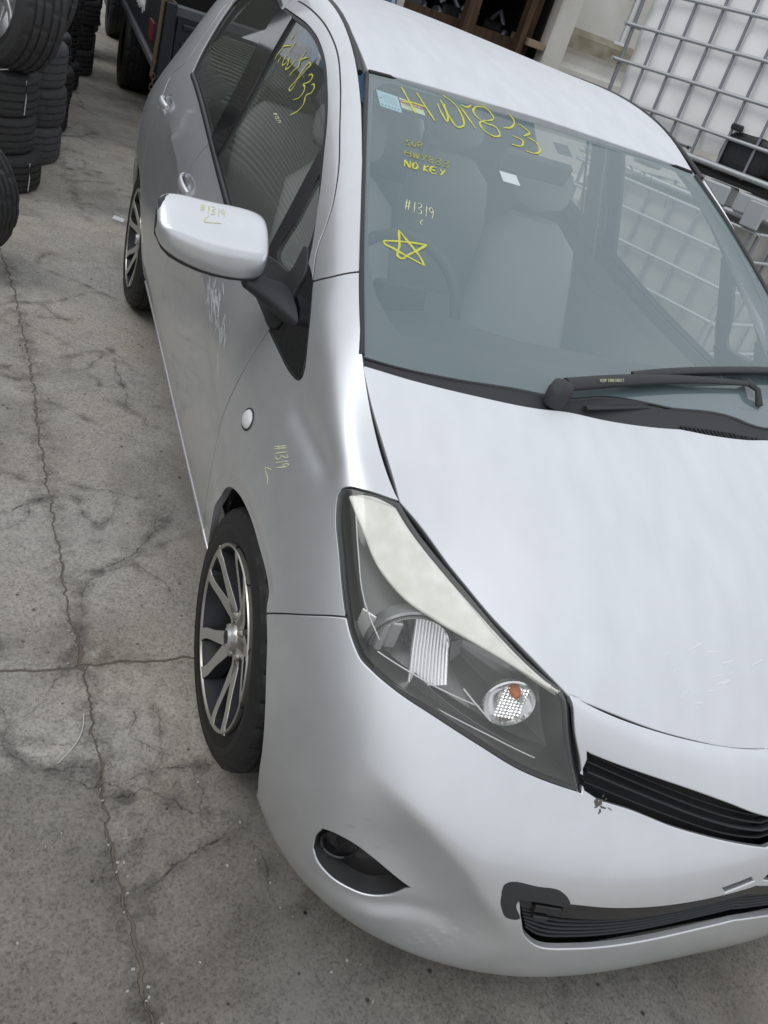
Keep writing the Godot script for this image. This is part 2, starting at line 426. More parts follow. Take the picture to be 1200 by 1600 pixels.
func truck() -> void:
	var t := thing("flatbed_truck", "black flatbed truck with a dropside tray, parked behind the hatchback", "truck", Vector3(0, 0, 0))
	var x0 := -0.56
	var z0 := -4.72
	obj("tray_floor", box(Vector3(1.9, 0.09, 4.2), Vector3(x0 + 0.97, 0.62, z0 - 2.12), 0.01), M.truck_black, t)
	obj("tray_rail", box(Vector3(0.035, 0.05, 4.2), Vector3(x0 - 0.012, 0.655, z0 - 2.12), 0.008), M.truck_grey, t)
	obj("side_board", box(Vector3(0.03, 0.34, 4.15), Vector3(x0 + 0.005, 0.86, z0 - 2.12), 0.008), M.truck_black, t)
	obj("side_board_cap", box(Vector3(0.045, 0.03, 4.15), Vector3(x0 + 0.005, 1.04, z0 - 2.12), 0.008), M.truck_grey, t)
	obj("tail_board", box(Vector3(1.80, 0.30, 0.03), Vector3(x0 + 0.98, 0.82, z0 - 0.02), 0.008), M.truck_black, t)
	for k in 3:
		obj("tail_board_rib", box(Vector3(1.72, 0.030, 0.02), Vector3(x0 + 0.98, 0.72 + 0.10 * k, z0 + 0.004), 0.006), M.truck_black, t)
	obj("tail_board_cap", box(Vector3(1.84, 0.07, 0.05), Vector3(x0 + 0.98, 0.995, z0 - 0.02), 0.018), M.truck_grey, t)
	obj("corner_post", box(Vector3(0.075, 0.44, 0.075), Vector3(x0 + 0.03, 0.82, z0), 0.01), M.truck_black, t)
	obj("post_pipe", tube([Vector3(x0 - 0.03, 0.60, z0 + 0.03), Vector3(x0 - 0.022, 0.82, z0 + 0.035), Vector3(x0 - 0.02, 1.03, z0 + 0.03), Vector3(x0 + 0.02, 1.05, z0 + 0.02), Vector3(x0 + 0.06, 1.03, z0 + 0.02)], 0.011, 8), M.rust, t)
	for k in 7:
		var l := []
		for q in 13:
			var a := TAU * q / 12.0
			var o := Vector3(cos(a) * 0.012, sin(a) * 0.021, 0)
			if k % 2:
				o = Vector3(0, sin(a) * 0.021, cos(a) * 0.012)
			l.append(Vector3(x0 - 0.018, 0.60 - k * 0.031, z0 + 0.035) + o)
		obj("chain_link", tube(l, 0.0042, 5), M.rust, t)
	# lettering and red reflector on the side board
	var letters := Shell.new()
	var rng := RandomNumberGenerator.new()
	rng.seed = 12
	for k in 11:
		var z := z0 - 1.0 - k * 0.11
		var pts := [Vector3(x0 - 0.013, 0.80 + rng.randf() * 0.03, z), Vector3(x0 - 0.013, 0.90 + rng.randf() * 0.05, z - 0.02), Vector3(x0 - 0.013, 0.82, z - 0.05), Vector3(x0 - 0.013, 0.88, z - 0.08)]
		letters.join(tube(pts, 0.010, 4, 0.3, Vector3.RIGHT))
	obj("side_lettering", letters, M.white, t)
	obj("side_reflector", box(Vector3(0.012, 0.11, 0.22), Vector3(x0 - 0.014, 0.80, z0 - 0.42), 0.003), M.dark_red, t)
	obj("chassis_rail", box(Vector3(0.08, 0.16, 6.5), Vector3(x0 + 0.55, 0.47, z0 - 3.3), 0.01), M.black, t)
	obj("chassis_rail", box(Vector3(0.08, 0.16, 6.5), Vector3(x0 + 1.35, 0.47, z0 - 3.3), 0.01), M.black, t)
	obj("mud_flap", box(Vector3(0.34, 0.46, 0.02), Vector3(x0 + 0.22, 0.33, z0 - 0.35), 0.004), M.trim, t)
	obj("lamp_bracket", box(Vector3(0.30, 0.24, 0.03), Vector3(x0 + 0.22, 0.47, z0 - 0.20), 0.006), M.truck_black, t)
	obj("bracket_bolt", lathe([Vector2(0, -0.012), Vector2(0.012, -0.010), Vector2(0.013, 0.0)], 12), M.steel, t, Vector3(x0 + 0.22, 0.44, z0 - 0.18), Vector3(0, -PI / 2, 0))
	var tread := tyre_shell(0.33, 0.22, 0.20, 1, 96).mesh()
	for d in [[x0 + 0.12, z0 - 2.6], [x0 + 0.36, z0 - 2.6], [x0 + 1.55, z0 - 2.6], [x0 + 1.79, z0 - 2.6], [x0 + 0.16, z0 - 5.2], [x0 + 1.75, z0 - 5.2]]:
		obj("tyre", tread, M.rubber, t, Vector3(d[0], 0.33, d[1]))
		obj("hub", lathe([Vector2(0.0, -0.06), Vector2(0.08, -0.06), Vector2(0.10, -0.02), Vector2(0.205, 0.0), Vector2(0.21, 0.05)], 30), M.truck_black, t, Vector3(d[0], 0.33, d[1]))
	obj("mud_guard", box(Vector3(0.30, 0.02, 0.9), Vector3(x0 + 0.16, 0.70, z0 - 5.2), 0.006), M.truck_grey, t)
	obj("mud_flap", box(Vector3(0.03, 0.5, 0.42), Vector3(x0 - 0.02, 0.62, z0 - 4.45), 0.006), M.truck_grey, t)
	obj("cab", box(Vector3(1.75, 1.35, 1.6), Vector3(x0 + 0.97, 1.25, z0 - 5.2), 0.09), M.truck_black, t)
	obj("cab_rear_window", box(Vector3(1.2, 0.4, 0.01), Vector3(x0 + 0.97, 1.55, z0 - 4.398), 0.003), M.gloss, t)
	obj("side_marker_lamp", box(Vector3(0.05, 0.10, 0.08), Vector3(x0 - 0.08, 0.42, z0 - 4.9), 0.012), M.orange, t)
	obj("step_bar", tube([Vector3(x0 - 0.08, 0.50, z0 - 4.9), Vector3(x0 - 0.09, 0.30, z0 - 4.85), Vector3(x0 - 0.05, 0.12, z0 - 4.8)], 0.02, 8), M.truck_black, t)

func tanks() -> void:
	# a caged water tank on top of another; x along the face, y up, z out of the face
	var e1 := Vector3(0.291, 0.0455, 0.9556).normalized()
	var e3 := Vector3(-e1.z, 0, e1.x).normalized()
	var e2 := e3.cross(e1).normalized()
	var frame := Transform3D(Basis(e1, e2, e3), Vector3(1.63, 1.27, -3.16))
	tank("caged_tank", "white plastic tank in a bar cage with black outlet valve, stacked on a grey one", frame, M.bottle, true)
	var f2 := Transform3D(frame.basis, frame.origin - e2 * 1.17 + e1 * 0.02)
	tank("caged_tank", "older grey caged tank underneath the white one", f2, M.bottle_old, false)

func tank(called: String, label: String, f: Transform3D, skin: Material, top: bool) -> void:
	var t := thing(called, label, "tank", Vector3.ZERO, Vector3.ZERO, "caged water tanks")
	t.transform = f
	var hgt := 0.96
	# bottle: a rounded box with shallow fields
	var rings := []
	for k in 15:
		var y := lerpf(0.04, hgt - 0.02, k / 14.0)
		var pinch := 0.02 if k == 0 or k == 14 else 0.0
		var row := []
		for q in 56:
			var a := TAU * q / 56.0
			var c := cos(a)
			var s := sin(a)
			var m := pow(pow(absf(c), 7.0) + pow(absf(s), 7.0), -1.0 / 7.0)
			var w := 0.006 * sin(k * 2.1) * sin(q * 1.3) + 0.004 * sin(k * 0.9 + q * 0.7)
			row.append(Vector3(0.575 + c * m * (0.61 - pinch), y, -0.52 + s * m * (0.485 - pinch + w)))
		rings.append(row)
	obj("bottle", loft(rings), skin, t)
	var bars := [0.0, 0.135, 0.315, 0.487, 0.655, 0.82, 0.955]
	for y in bars:
		var thick := 0.015 if y == 0.0 else 0.0095
		obj("cage_rail", tube([Vector3(-0.035, y, 0.004), Vector3(0.6, y, 0.004), Vector3(1.235, y, 0.004)], thick, 8), M.steel, t)
		obj("cage_rail", tube([Vector3(-0.02, y, 0.02), Vector3(-0.02, y, -1.04)], thick, 8), M.steel, t)
		obj("cage_rail", tube([Vector3(1.22, y, 0.02), Vector3(1.22, y, -1.04)], thick, 8), M.steel, t)
	for k in 8:
		var x := 0.02 + k * 0.166
		obj("cage_upright", tube([Vector3(x, -0.02, -0.012), Vector3(x, 0.5, -0.012), Vector3(x, 0.96, -0.012)], 0.0085, 6), M.steel_dark, t)
	for k in 6:
		obj("cage_upright", tube([Vector3(-0.008, -0.02, -0.04 - k * 0.19), Vector3(-0.008, 0.96, -0.04 - k * 0.19)], 0.0105, 6), M.steel_dark, t)
		obj("cage_upright", tube([Vector3(1.208, -0.02, -0.04 - k * 0.19), Vector3(1.208, 0.96, -0.04 - k * 0.19)], 0.0105, 6), M.steel_dark, t)
	# pallet deck and feet
	obj("pallet_deck", box(Vector3(1.20, 0.025, 1.0), Vector3(0.6, -0.045, -0.52), 0.006), M.black, t)
	for x in [0.10, 0.93, 1.14]:
		for z in [-0.02, -0.5, -0.98]:
			obj("pallet_foot", box(Vector3(0.16, 0.095, 0.10), Vector3(x, -0.11, z), 0.010), M.steel, t)
	obj("pallet_runner", tube([Vector3(-0.01, -0.165, 0.0), Vector3(1.21, -0.165, 0.0)], 0.014, 8), M.steel, t)
	obj("corner_pad", box(Vector3(0.11, 0.12, 0.06), Vector3(0.05, 0.08, -0.03), 0.015), M.black, t)
	if top:
		var rg := []
		for k in 6:
			var row := []
			for q in 28:
				var a := TAU * q / 28.0
				var m := pow(pow(absf(cos(a)), 3.4) + pow(absf(sin(a)), 3.4), -1.0 / 3.4)
				var sc: float = [1.0, 1.0, 0.97, 0.90, 0.74, 0.45][k]
				row.append(Vector3(cos(a) * m * 0.150 * sc, sin(a) * m * 0.100 * sc, [-0.10, -0.02, -0.004, 0.008, 0.016, 0.019][k]))
			rg.append(row)
		obj("outlet_valve", loft(rg), M.black, t, Vector3(0.965, 0.085, -0.035))
		obj("valve_handle", box(Vector3(0.05, 0.03, 0.05), Vector3(0.88, 0.19, 0.0), 0.008), M.black, t)
		obj("rail_bracket", box(Vector3(0.10, 0.12, 0.02), Vector3(1.19, -0.14, 0.03), 0.004), M.steel, t)

func sheds() -> void:
	# white corrugated wall with a post, and the open timber shed beside it
	var zc := -4.8
	var c := thing("container_wall", "pale grey steel container side with a corner post and a painted stroke", "container")
	obj("corner_post", box(Vector3(0.16, 2.6, 0.14), Vector3(2.115, 1.3, zc + 0.03), 0.012), M.container, c)
	var prof := [[2.6, 0.0], [1.66, 0.0], [1.62, 0.045], [1.53, 0.045], [1.50, -0.01], [1.44, -0.01], [1.40, 0.045], [1.26, 0.045], [1.22, 0.0], [0.72, 0.0], [0.68, 0.045], [0.55, 0.045], [0.50, -0.01], [0.44, -0.01], [0.40, 0.045], [0.0, 0.045]]
	for k in prof.size() - 1:
		var s := Shell.new()
		var a: Array = prof[k]
		var b: Array = prof[k + 1]
		s.flat([Vector3(2.19, a[0], zc + a[1]), Vector3(5.2, a[0], zc + a[1]), Vector3(5.2, b[0], zc + b[1]), Vector3(2.19, b[0], zc + b[1])])
		s.flat([Vector3(2.19, a[0], zc - 0.06), Vector3(5.2, a[0], zc - 0.06), Vector3(5.2, b[0], zc - 0.06), Vector3(2.19, b[0], zc - 0.06)])
		obj("wall_fold", s, M.container_dirty if k in [1, 2, 7] else M.container, c)
	for d in [[Vector3(2.655, 2.02, zc + 0.006), Vector3(2.66, 1.66, zc + 0.006), 0.016], [Vector3(2.60, 1.655, zc + 0.008), Vector3(2.72, 1.655, zc + 0.008), 0.014], [Vector3(2.655, 2.02, zc + 0.006), Vector3(2.59, 1.94, zc + 0.006), 0.014]]:
		obj("painted_stroke", tube([d[0], d[0].lerp(d[1], 0.5), d[1]], d[2], 6, 0.2, Vector3.BACK), M.white, c)
	var h := thing("timber_shed", "dark open-fronted timber shed stacked with salvaged car parts", "shed")
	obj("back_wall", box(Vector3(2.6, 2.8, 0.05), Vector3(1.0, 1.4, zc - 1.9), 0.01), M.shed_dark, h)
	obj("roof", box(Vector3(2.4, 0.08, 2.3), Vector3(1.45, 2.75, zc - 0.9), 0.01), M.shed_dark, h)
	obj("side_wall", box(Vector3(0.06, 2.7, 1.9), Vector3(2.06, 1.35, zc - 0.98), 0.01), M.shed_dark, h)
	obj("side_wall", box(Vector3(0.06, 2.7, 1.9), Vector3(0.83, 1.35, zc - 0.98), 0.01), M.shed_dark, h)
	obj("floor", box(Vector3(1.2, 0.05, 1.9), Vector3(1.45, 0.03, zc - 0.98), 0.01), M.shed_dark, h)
	obj("corner_post", box(Vector3(0.055, 2.6, 0.06), Vector3(0.905, 1.3, zc + 0.02), 0.006), M.container, h)
	for d in [[1.43, 0.085, 0.0], [1.845, 0.045, 0.02], [1.945, 0.09, -0.12]]:
		obj("stud", box(Vector3(d[1], 2.6, 0.09), Vector3(d[0], 1.3, zc + d[2]), 0.004), M.timber, h)
	for d in [[1.40, -0.09], [0.95, -0.12], [0.5, -0.12], [1.9, -0.2]]:
		obj("shelf_rail", box(Vector3(1.12, 0.12, 0.05), Vector3(1.42, d[0], zc + d[1]), 0.004), M.timber, h)
	obj("shelf_end", box(Vector3(0.14, 0.045, 0.30), Vector3(1.955, 1.475, zc - 0.06), 0.004), M.timber_pale, h)
	for y in [1.30, 0.84, 1.82]:
		obj("shelf_board", box(Vector3(1.15, 0.03, 1.6), Vector3(1.43, y, zc - 1.0), 0.004), M.timber, h)
	# salvaged parts on the shelves: each its own thing
	var rng := RandomNumberGenerator.new()
	rng.seed = 31
	var where := ["left end", "left middle", "centre", "right middle", "right end"]
	for k in 5:
		var x := 1.0 + k * 0.215
		var p := thing("engine_part", "dark greasy engine part on the shed shelf, at its %s" % where[k], "car part", Vector3(x, 1.316, zc - 0.45 - 0.1 * (k % 2)), Vector3(0, rng.randf() * 3.0, 0), "salvaged parts in the shed")
		obj("block", box(Vector3(0.15, 0.20, 0.17), Vector3(0, 0.10, 0), 0.02), M.truck_grey if k % 2 else M.black, p)
		obj("pipe", tube([Vector3(-0.06, 0.19, 0), Vector3(0, 0.27, 0.02), Vector3(0.07, 0.20, 0.05)], 0.018, 8), M.steel_dark, p)
		obj("flange", lathe([Vector2(0.0, -0.02), Vector2(0.045, -0.02), Vector2(0.05, 0.0), Vector2(0.05, 0.02)], 20), M.steel_dark, p, Vector3(-0.08, 0.12, 0.02))
	# blue sheets left of the shed
	var b := thing("wrapped_pallet", "stack of goods under crinkled blue plastic, left of the shed", "pallet", Vector3(0.62, 0, zc - 0.15))
	rings_sheet(b)
	# the wall behind everything
	var w := thing("far_building", "dark shed building far behind the truck", "building")
	obj("wall", box(Vector3(16, 5, 0.3), Vector3(4.0, 2.5, -16.0), 0.02), M.shed_dark, w)

func rings_sheet(b: Node3D) -> void:
	var rings := []
	for k in 12:
		var y := k * 0.145
		var row := []
		for q in 40:
			var a := TAU * q / 40.0
			var m := pow(pow(absf(cos(a)), 5.0) + pow(absf(sin(a)), 5.0), -0.2)
			var cr := 1.0 + 0.03 * sin(q * 2.7 + k * 1.3) + 0.025 * sin(q * 1.1 - k * 2.1)
			row.append(Vector3(cos(a) * m * 0.24 * cr, y, sin(a) * m * 0.3 * cr))
		rings.append(row)
	obj("blue_wrap", loft(rings), M.blue, b)
	for k in 4:
		var x := -0.2 + k * 0.13
		obj("wrap_fold", tube([Vector3(x, 0.9, 0.31), Vector3(x + 0.02, 1.3, 0.315), Vector3(x - 0.01, 1.6, 0.30)], 0.014, 6), M.pale_blue if k % 2 else M.white, b)

func left_side() -> void:
	# ribbed steel fence behind the tyre stacks; it shows in the side windows
	var f := thing("ribbed_fence", "long ribbed steel fence behind the tyre stacks", "fence")
	obj("backing", box(Vector3(0.04, 2.10, 16.0), Vector3(-3.30, 1.05, -6.0), 0.01), M.black, f)
	for k in 48:
		obj("rib", box(Vector3(0.06, 0.020, 16.0), Vector3(-3.26, 0.03 + k * 0.0435, -6.0), 0.004), M.fence, f)
	obj("top_beam", box(Vector3(0.09, 0.09, 16.0), Vector3(-3.27, 2.14, -6.0), 0.01), M.truck_grey, f)
	for d in [["dark_crate", "dark plastic crate on top of the ribbed fence", M.black, -7.3, 0.6, 0.55], ["grey_crate", "grey plastic crate on top of the ribbed fence", M.bottle_old, -6.3, 0.7, 0.45], ["red_crate", "red plastic crate on top of the ribbed fence", M.red, -5.3, 0.8, 0.30]]:
		var t := thing(d[0], d[1], "crate", Vector3(-3.42, 2.19, d[3]))
		for s in [-1.0, 1.0]:
			obj("side", box(Vector3(0.5, d[5], 0.03), Vector3(0, d[5] * 0.5, s * d[4] * 0.5), 0.006), d[2], t)
			obj("side", box(Vector3(0.03, d[5], d[4] - 0.04), Vector3(s * 0.24, d[5] * 0.5, 0), 0.006), d[2], t)
		obj("base", box(Vector3(0.44, 0.03, d[4] - 0.04), Vector3(0, 0.02, 0), 0.006), d[2], t)
# ------------------------------------------------------------------ the car
# x across (the car's right side is -x), y up, z forwards; the front axle stands at z = 0
func make_materials() -> void:
	var fleck := noise_picture(17, 0.02, Color(0.965, 0.965, 0.965), Color(1, 1, 1), 5)
	M.silver = paint(Color(0.72, 0.737, 0.76), 0.40, 0.74, {"clearcoat_enabled": true, "clearcoat": 0.75, "clearcoat_roughness": 0.06, "albedo_texture": fleck, "uv1_triplanar": true, "uv1_scale": Vector3(1.3, 1.3, 1.3)})
	var film := noise_picture(19, 0.012, Color(0.955, 0.955, 0.952), Color(1, 1, 1), 6)
	M.bonnet_silver = paint(Color(0.74, 0.76, 0.79), 0.55, 0.50, {"clearcoat_enabled": true, "clearcoat": 0.15, "clearcoat_roughness": 0.35, "albedo_texture": film, "uv1_triplanar": true, "uv1_scale": Vector3(1.9, 1.9, 0.7)})
	M.black = paint(Color(0.012, 0.012, 0.013), 0.5)
	M.trim = paint(Color(0.030, 0.031, 0.034), 0.62)
	M.gloss = paint(Color(0.008, 0.008, 0.010), 0.12, 0.0, {"clearcoat_enabled": true, "clearcoat": 0.6, "clearcoat_roughness": 0.05})
	M.rubber = paint(Color(0.016, 0.016, 0.017), 0.62)
	M.seal = paint(Color(0.02, 0.02, 0.022), 0.45)
	M.screen = paint(Color(0.42, 0.61, 0.65, 0.21), 0.03, 0.0, {"transparency": 1, "metallic_specular": 0.75})
	M.glass = paint(Color(0.24, 0.28, 0.235, 0.16), 0.02, 0.0, {"transparency": 1, "metallic_specular": 1.0})
	M.lens = paint(Color(0.66, 0.67, 0.62, 0.06), 0.05, 0.0, {"transparency": 1, "metallic_specular": 0.5})
	M.chrome = paint(Color(0.88, 0.88, 0.87), 0.16, 0.9)
	M.dull_chrome = paint(Color(0.30, 0.31, 0.30), 0.35, 0.8)
	M.lamp_grey = paint(Color(0.24, 0.25, 0.235), 0.28, 0.6)
	M.lamp_dark = paint(Color(0.085, 0.09, 0.083), 0.35, 0.4)
	M.flute = paint(Color(0.93, 0.93, 0.92), 0.24, 0.75)
	M.haze = paint(Color(0.90, 0.90, 0.84), 0.42, 0.0, {"albedo_texture": noise_picture(41, 0.015, Color(0.86, 0.86, 0.83), Color(1, 1, 1), 4), "uv1_triplanar": true, "uv1_scale": Vector3(3, 3, 3), "clearcoat_enabled": true, "clearcoat": 0.5, "clearcoat_roughness": 0.15})
	M.amber = paint(Color(0.55, 0.16, 0.03), 0.3)
	M.yellow = paint(Color(0.56, 0.56, 0.09), 0.75)
	M.faded = paint(Color(0.32, 0.34, 0.10), 0.8)
	M.chalk = paint(Color(0.62, 0.63, 0.42), 0.8)
	M.white = paint(Color(0.75, 0.76, 0.76), 0.6)
	M.machined = paint(Color(0.52, 0.50, 0.46), 0.33, 0.85)
	M.spoke_face = paint(Color(0.44, 0.43, 0.40), 0.42, 0.45)
	M.gunmetal = paint(Color(0.026, 0.027, 0.031), 0.45, 0.3)
	M.disc = paint(Color(0.16, 0.15, 0.14), 0.5, 0.6)
	M.dash = paint(Color(0.045, 0.047, 0.050), 0.7)
	M.cloth = paint(Color(0.30, 0.31, 0.31), 0.9)
	M.cloth_dark = paint(Color(0.06, 0.062, 0.066), 0.9)
	M.lining = paint(Color(0.42, 0.43, 0.42), 0.9)
	M.red = paint(Color(0.35, 0.012, 0.02), 0.25)
	M.smear = paint(Color(0.70, 0.72, 0.745), 0.75, 0.0)
	M.chip = paint(Color(0.10, 0.09, 0.075), 0.7)
	M.rust = paint(Color(0.10, 0.07, 0.04), 0.8)

var side: Sheet
var hood: Sheet
var roof: Sheet
var screen: Sheet
var cap: Sheet

func pair(called: String, s: Shell, m: Material, car: Node3D) -> Node:
	var o := obj(called, s, m, car)
	obj(called, s.mirrored(), m, car)
	return o

func half_to_whole(lines: Array) -> Array:
	return lines

func mirror_line(l: Array, mid: float) -> Array:
	var out := []
	for q in l:
		out.append(Vector2(2.0 * mid - q.x, q.y))
	out.reverse()
	return out

func strokes(s: Sheet, lines: Array, width: float, lift: float) -> Shell:
	var sh := Shell.new()
	for l in lines:
		var pts := Sheet.smooth(l, 5) if l.size() > 2 else Sheet.smooth(l, 2)
		var path := []
		var r := []
		var up := Vector3.ZERO
		for k in pts.size():
			var sp := s.spot(pts[k].x, pts[k].y)
			path.append(sp[0] + sp[1] * lift)
			up += sp[1]
			var e := minf(float(k), pts.size() - 1.0 - k) / pts.size()
			r.append(width * 0.5 * (0.55 + minf(e * 2.0, 0.35) + 0.16 * sin(k * 1.7 + l[0].x * 9.0) + 0.16 * sin(k * 0.63 + l[0].y * 31.0)))
		sh.join(tube(path, r, 6, 0.16, up.normalized()))
	return sh

func build_car() -> void:
	var c := side_lines()
	side = Sheet.new(side_sections())
	# dents and folds
	side.crease(c.bumper_ridge, func(d: float) -> float:
		var l := 0.5 * (sqrt(d * d + 0.00012) - d)
		return -0.030 * (1.0 - exp(-l / 0.050)) * (1.0 - smoothstep(0.08, 0.26, l)) + 0.0035 * exp(-pow(d / 0.05, 2.0)), 0.27, 0.16)
	side.crease(c.lip_fold, func(d: float) -> float:
		return 0.006 * smoothstep(0.020, -0.016, d) * (1.0 - smoothstep(0.01, 0.085, -d)) - 0.004 * exp(-pow((d - 0.018) / 0.022, 2.0)), 0.11, 0.24)
	side.crease(c.hollow, func(d: float) -> float: return -0.007 * exp(-pow(d / 0.028, 2.0)), 0.08, 0.08)
	side.crease(c.shoulder, func(d: float) -> float: return 0.006 * exp(-absf(d) / 0.030), 0.12, 0.25)
	side.crease([c.arch_top[0], c.arch_top[1], c.arch_top[2], c.arch_top[3], c.arch_top[4], c.arch_top[5], c.arch_top[6], c.arch_top[7]], func(d: float) -> float:
		var r := absf(d)
		return -0.010 * (1.0 - smoothstep(0.0, 0.045, r)), 0.06, 0.05)
	for h in [[Vector2(6.95, 6.02), Vector2(7.18, 6.02)], [Vector2(4.50, 6.12), Vector2(4.74, 6.12)]]:
		side.crease(h, func(d: float) -> float: return -0.020 * (1.0 - smoothstep(0.004, 0.034, absf(d))), 0.04, 0.0)
	hood = Sheet.new(hood_heights())
	hood.turn = -1.0
	roof = Sheet.new(roof_heights())
	roof.turn = -1.0
	screen = Sheet.new(windscreen_heights())
	screen.turn = -1.0
	cap = Sheet.new(cap_sections())
	cap.crease([Vector2(0.7, 4.12), Vector2(4.0, 4.12), Vector2(7.4, 4.12)], func(d: float) -> float: return 0.0055 * exp(-absf(d) / 0.014), 0.06, 0.04)
	var hl := hood_lines()
	hood.crease(hl.hood_crease, func(d: float) -> float: return 0.0035 * exp(-absf(d) / 0.05), 0.2, 0.25)
	hood.crease(mirror_line(hl.hood_crease, 7.0), func(d: float) -> float: return 0.0035 * exp(-absf(d) / 0.05), 0.2, 0.25)
	var car := thing("parked_car", "silver five-door hatchback with yellow marker writing on its windscreen, parked on cracked concrete", "car")

	# --- body panels
	var fender := panel(side, loop([c.pillar_seam, c.hood_gap, c.lamp_top, c.lamp_side, c.bumper_gap, c.arch_top, c.fender_foot, c.door_gap, c.tip_edge]))
	pair("fender", fender, M.silver, car)
	var front := loop([c.tip_edge.slice(0, 1) + [c.mirror_sail[6]], [c.mirror_sail[6], c.mirror_sail[5], c.mirror_sail[4], c.pillar_seam[0]], c.frame_gap, [c.frame_gap[-1], c.middle_gap[0]], c.middle_gap, [c.middle_gap[-1], c.door_gap[0]], c.door_gap])
	var fo := loop([c.front_belt, c.front_pillar, c.front_top, c.front_corner])
	var ro := loop([c.rear_belt, c.rear_edge, c.rear_top, c.rear_pillar])
	var post := loop([[c.pillar_rear[2], c.pillar_front[0]], c.pillar_front, [c.pillar_front[2], c.pillar_rear[0]], c.pillar_rear])
	var door := pair("front_door", panel(side, front, [fo]), M.silver, car)
	var rear := loop([back(c.middle_gap), [c.middle_gap[0], c.frame_gap_rear[1], c.frame_gap_rear[2]], c.frame_gap_rear.slice(2), c.rear_door_foot, [c.rear_door_foot[-1], c.middle_gap[-1]]])
	var door2 := pair("rear_door", panel(side, rear, [ro]), M.silver, car)
	var e2: Array = c.frame_gap_rear
	var quarter := loop([[c.pillar_seam[0], c.pillar_seam[1], c.pillar_seam[2]], [Vector2(c.pillar_seam[2].x, 11.0), Vector2(0.0, 11.0)], [Vector2(0, 11), Vector2(0, 1.1)], [Vector2(0, 1.1), c.rear_arch[-1]], back(c.rear_arch), [c.rear_arch[0], e2[-1]], back(e2), back(c.frame_gap)])
	pair("body_side", panel(side, quarter, [], {"cu": 0.12}), M.silver, car)
	var sill := [Vector2(4.75, 0.0), Vector2(4.75, 1.30), Vector2(10.5, 1.30), Vector2(10.85, 1.0), Vector2(10.9, 0.0)]
	pair("sill", panel(side, loop([[sill[0], sill[1]], [sill[1], sill[2]], [sill[2], sill[3]], [sill[3], sill[4]], [sill[4], sill[0]]]), [], {"lift": 0.005, "round": 0.004}), M.silver, car)
	# bumper: one half, mirrored into one piece
	var bumper := loop([c.bumper_gap.slice(2) + [] if false else back(c.bumper_gap), c.lamp_foot, c.grille_side, c.nose, [Vector2(21.032, 11), Vector2(21.032, 0)], c.bumper_foot, [c.bumper_foot[-1], c.bumper_arch[0]], c.bumper_arch])
	var grille := loop([c.upper_grille.slice(0, 7), [c.upper_grille[6], c.upper_grille[7]], c.upper_grille.slice(7) + [c.upper_grille[0]]])
	var lower := loop([c.lower_grille.slice(0, 7), [c.lower_grille[6], c.lower_grille[7]], c.lower_grille.slice(7) + [c.lower_grille[0]]])
	var fog := loop([c.fog_pocket.slice(0, 3), c.fog_pocket.slice(2, 7), c.fog_pocket.slice(6) + [c.fog_pocket[0]]])
	var tow := ring(c.tow_cover)
	var slot := loop([[c.plate_slot[0], c.plate_slot[1]], [c.plate_slot[1], c.plate_slot[2]], [c.plate_slot[2], c.plate_slot[3]], [c.plate_slot[3], c.plate_slot[0]]])
	var bs := panel(side, bumper, [grille, lower, fog, slot], {"cu": 0.05, "cv": 0.06, "round": 0.003, "deep": 0.012, "open": Rect2(21.0, -1, 0.3, 13)})
	obj("front_bumper", bs.both(), M.silver, car)
	# behind the openings
	fog_pocket(car, fog)
	obj("grille_backing", panel(side, grille, [], {"lift": -0.055, "deep": 0.0, "inset": -0.02, "cu": 0.2}).both(), M.black, car)
	obj("lower_grille_backing", panel(side, lower, [], {"lift": -0.06, "deep": 0.0, "inset": -0.02, "cu": 0.2}).both(), M.black, car)
	obj("plate_slot", panel(side, slot, [], {"lift": -0.02, "deep": 0.0, "inset": -0.004}).both(), M.black, car)
	pair("tow_hook_gap", panel(side, tow, [], {"lift": 0.0008, "deep": 0.004, "inset": 0.0}), M.trim, car)
	grille_bars(car, c)

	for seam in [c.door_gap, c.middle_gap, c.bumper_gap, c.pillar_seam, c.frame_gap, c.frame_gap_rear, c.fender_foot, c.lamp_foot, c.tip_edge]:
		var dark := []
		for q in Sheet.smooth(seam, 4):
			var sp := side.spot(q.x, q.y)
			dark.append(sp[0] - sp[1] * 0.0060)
		pair("seam_shade", tube(dark, 0.0046, 6), M.black, car)  # black tube fills each panel gap, standing in for the shade inside it
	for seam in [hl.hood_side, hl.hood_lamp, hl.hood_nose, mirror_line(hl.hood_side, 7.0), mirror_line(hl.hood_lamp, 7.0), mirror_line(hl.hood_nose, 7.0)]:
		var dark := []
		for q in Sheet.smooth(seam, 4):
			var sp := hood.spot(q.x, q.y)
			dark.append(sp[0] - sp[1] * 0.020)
		obj("bonnet_gap_shade", tube(dark, 0.012, 5), M.black, car)  # black strip added below the bonnet edge as the gap's shadow

	# --- lids and glass
	var h1: Array = hl.hood_rear
	var half: Array = [back(h1), hl.hood_side, hl.hood_lamp, hl.hood_nose]
	var other := []
	for l in half:
		other.push_front(mirror_line(l, 7.0))
	obj("bonnet", panel(hood, loop(half + other), [], {"inset": 0.0, "round": 0.003, "cu": 0.15, "cv": 0.15, "deep": 0.02}), M.bonnet_silver, car)
	var rl := roof_lines()
	half = [back(rl.roof_front), rl.roof_side, rl.roof_rear]
	other = []
	for l in half:
		other.push_front(mirror_line(l, 4.0))
	obj("roof_panel", panel(roof, loop(half + other), [], {"inset": 0.0, "round": 0.004, "cu": 0.15, "cv": 0.15, "deep": 0.02}), M.bonnet_silver, car)
	# the black strip in the roof gutter and round the screen
	var strip := []
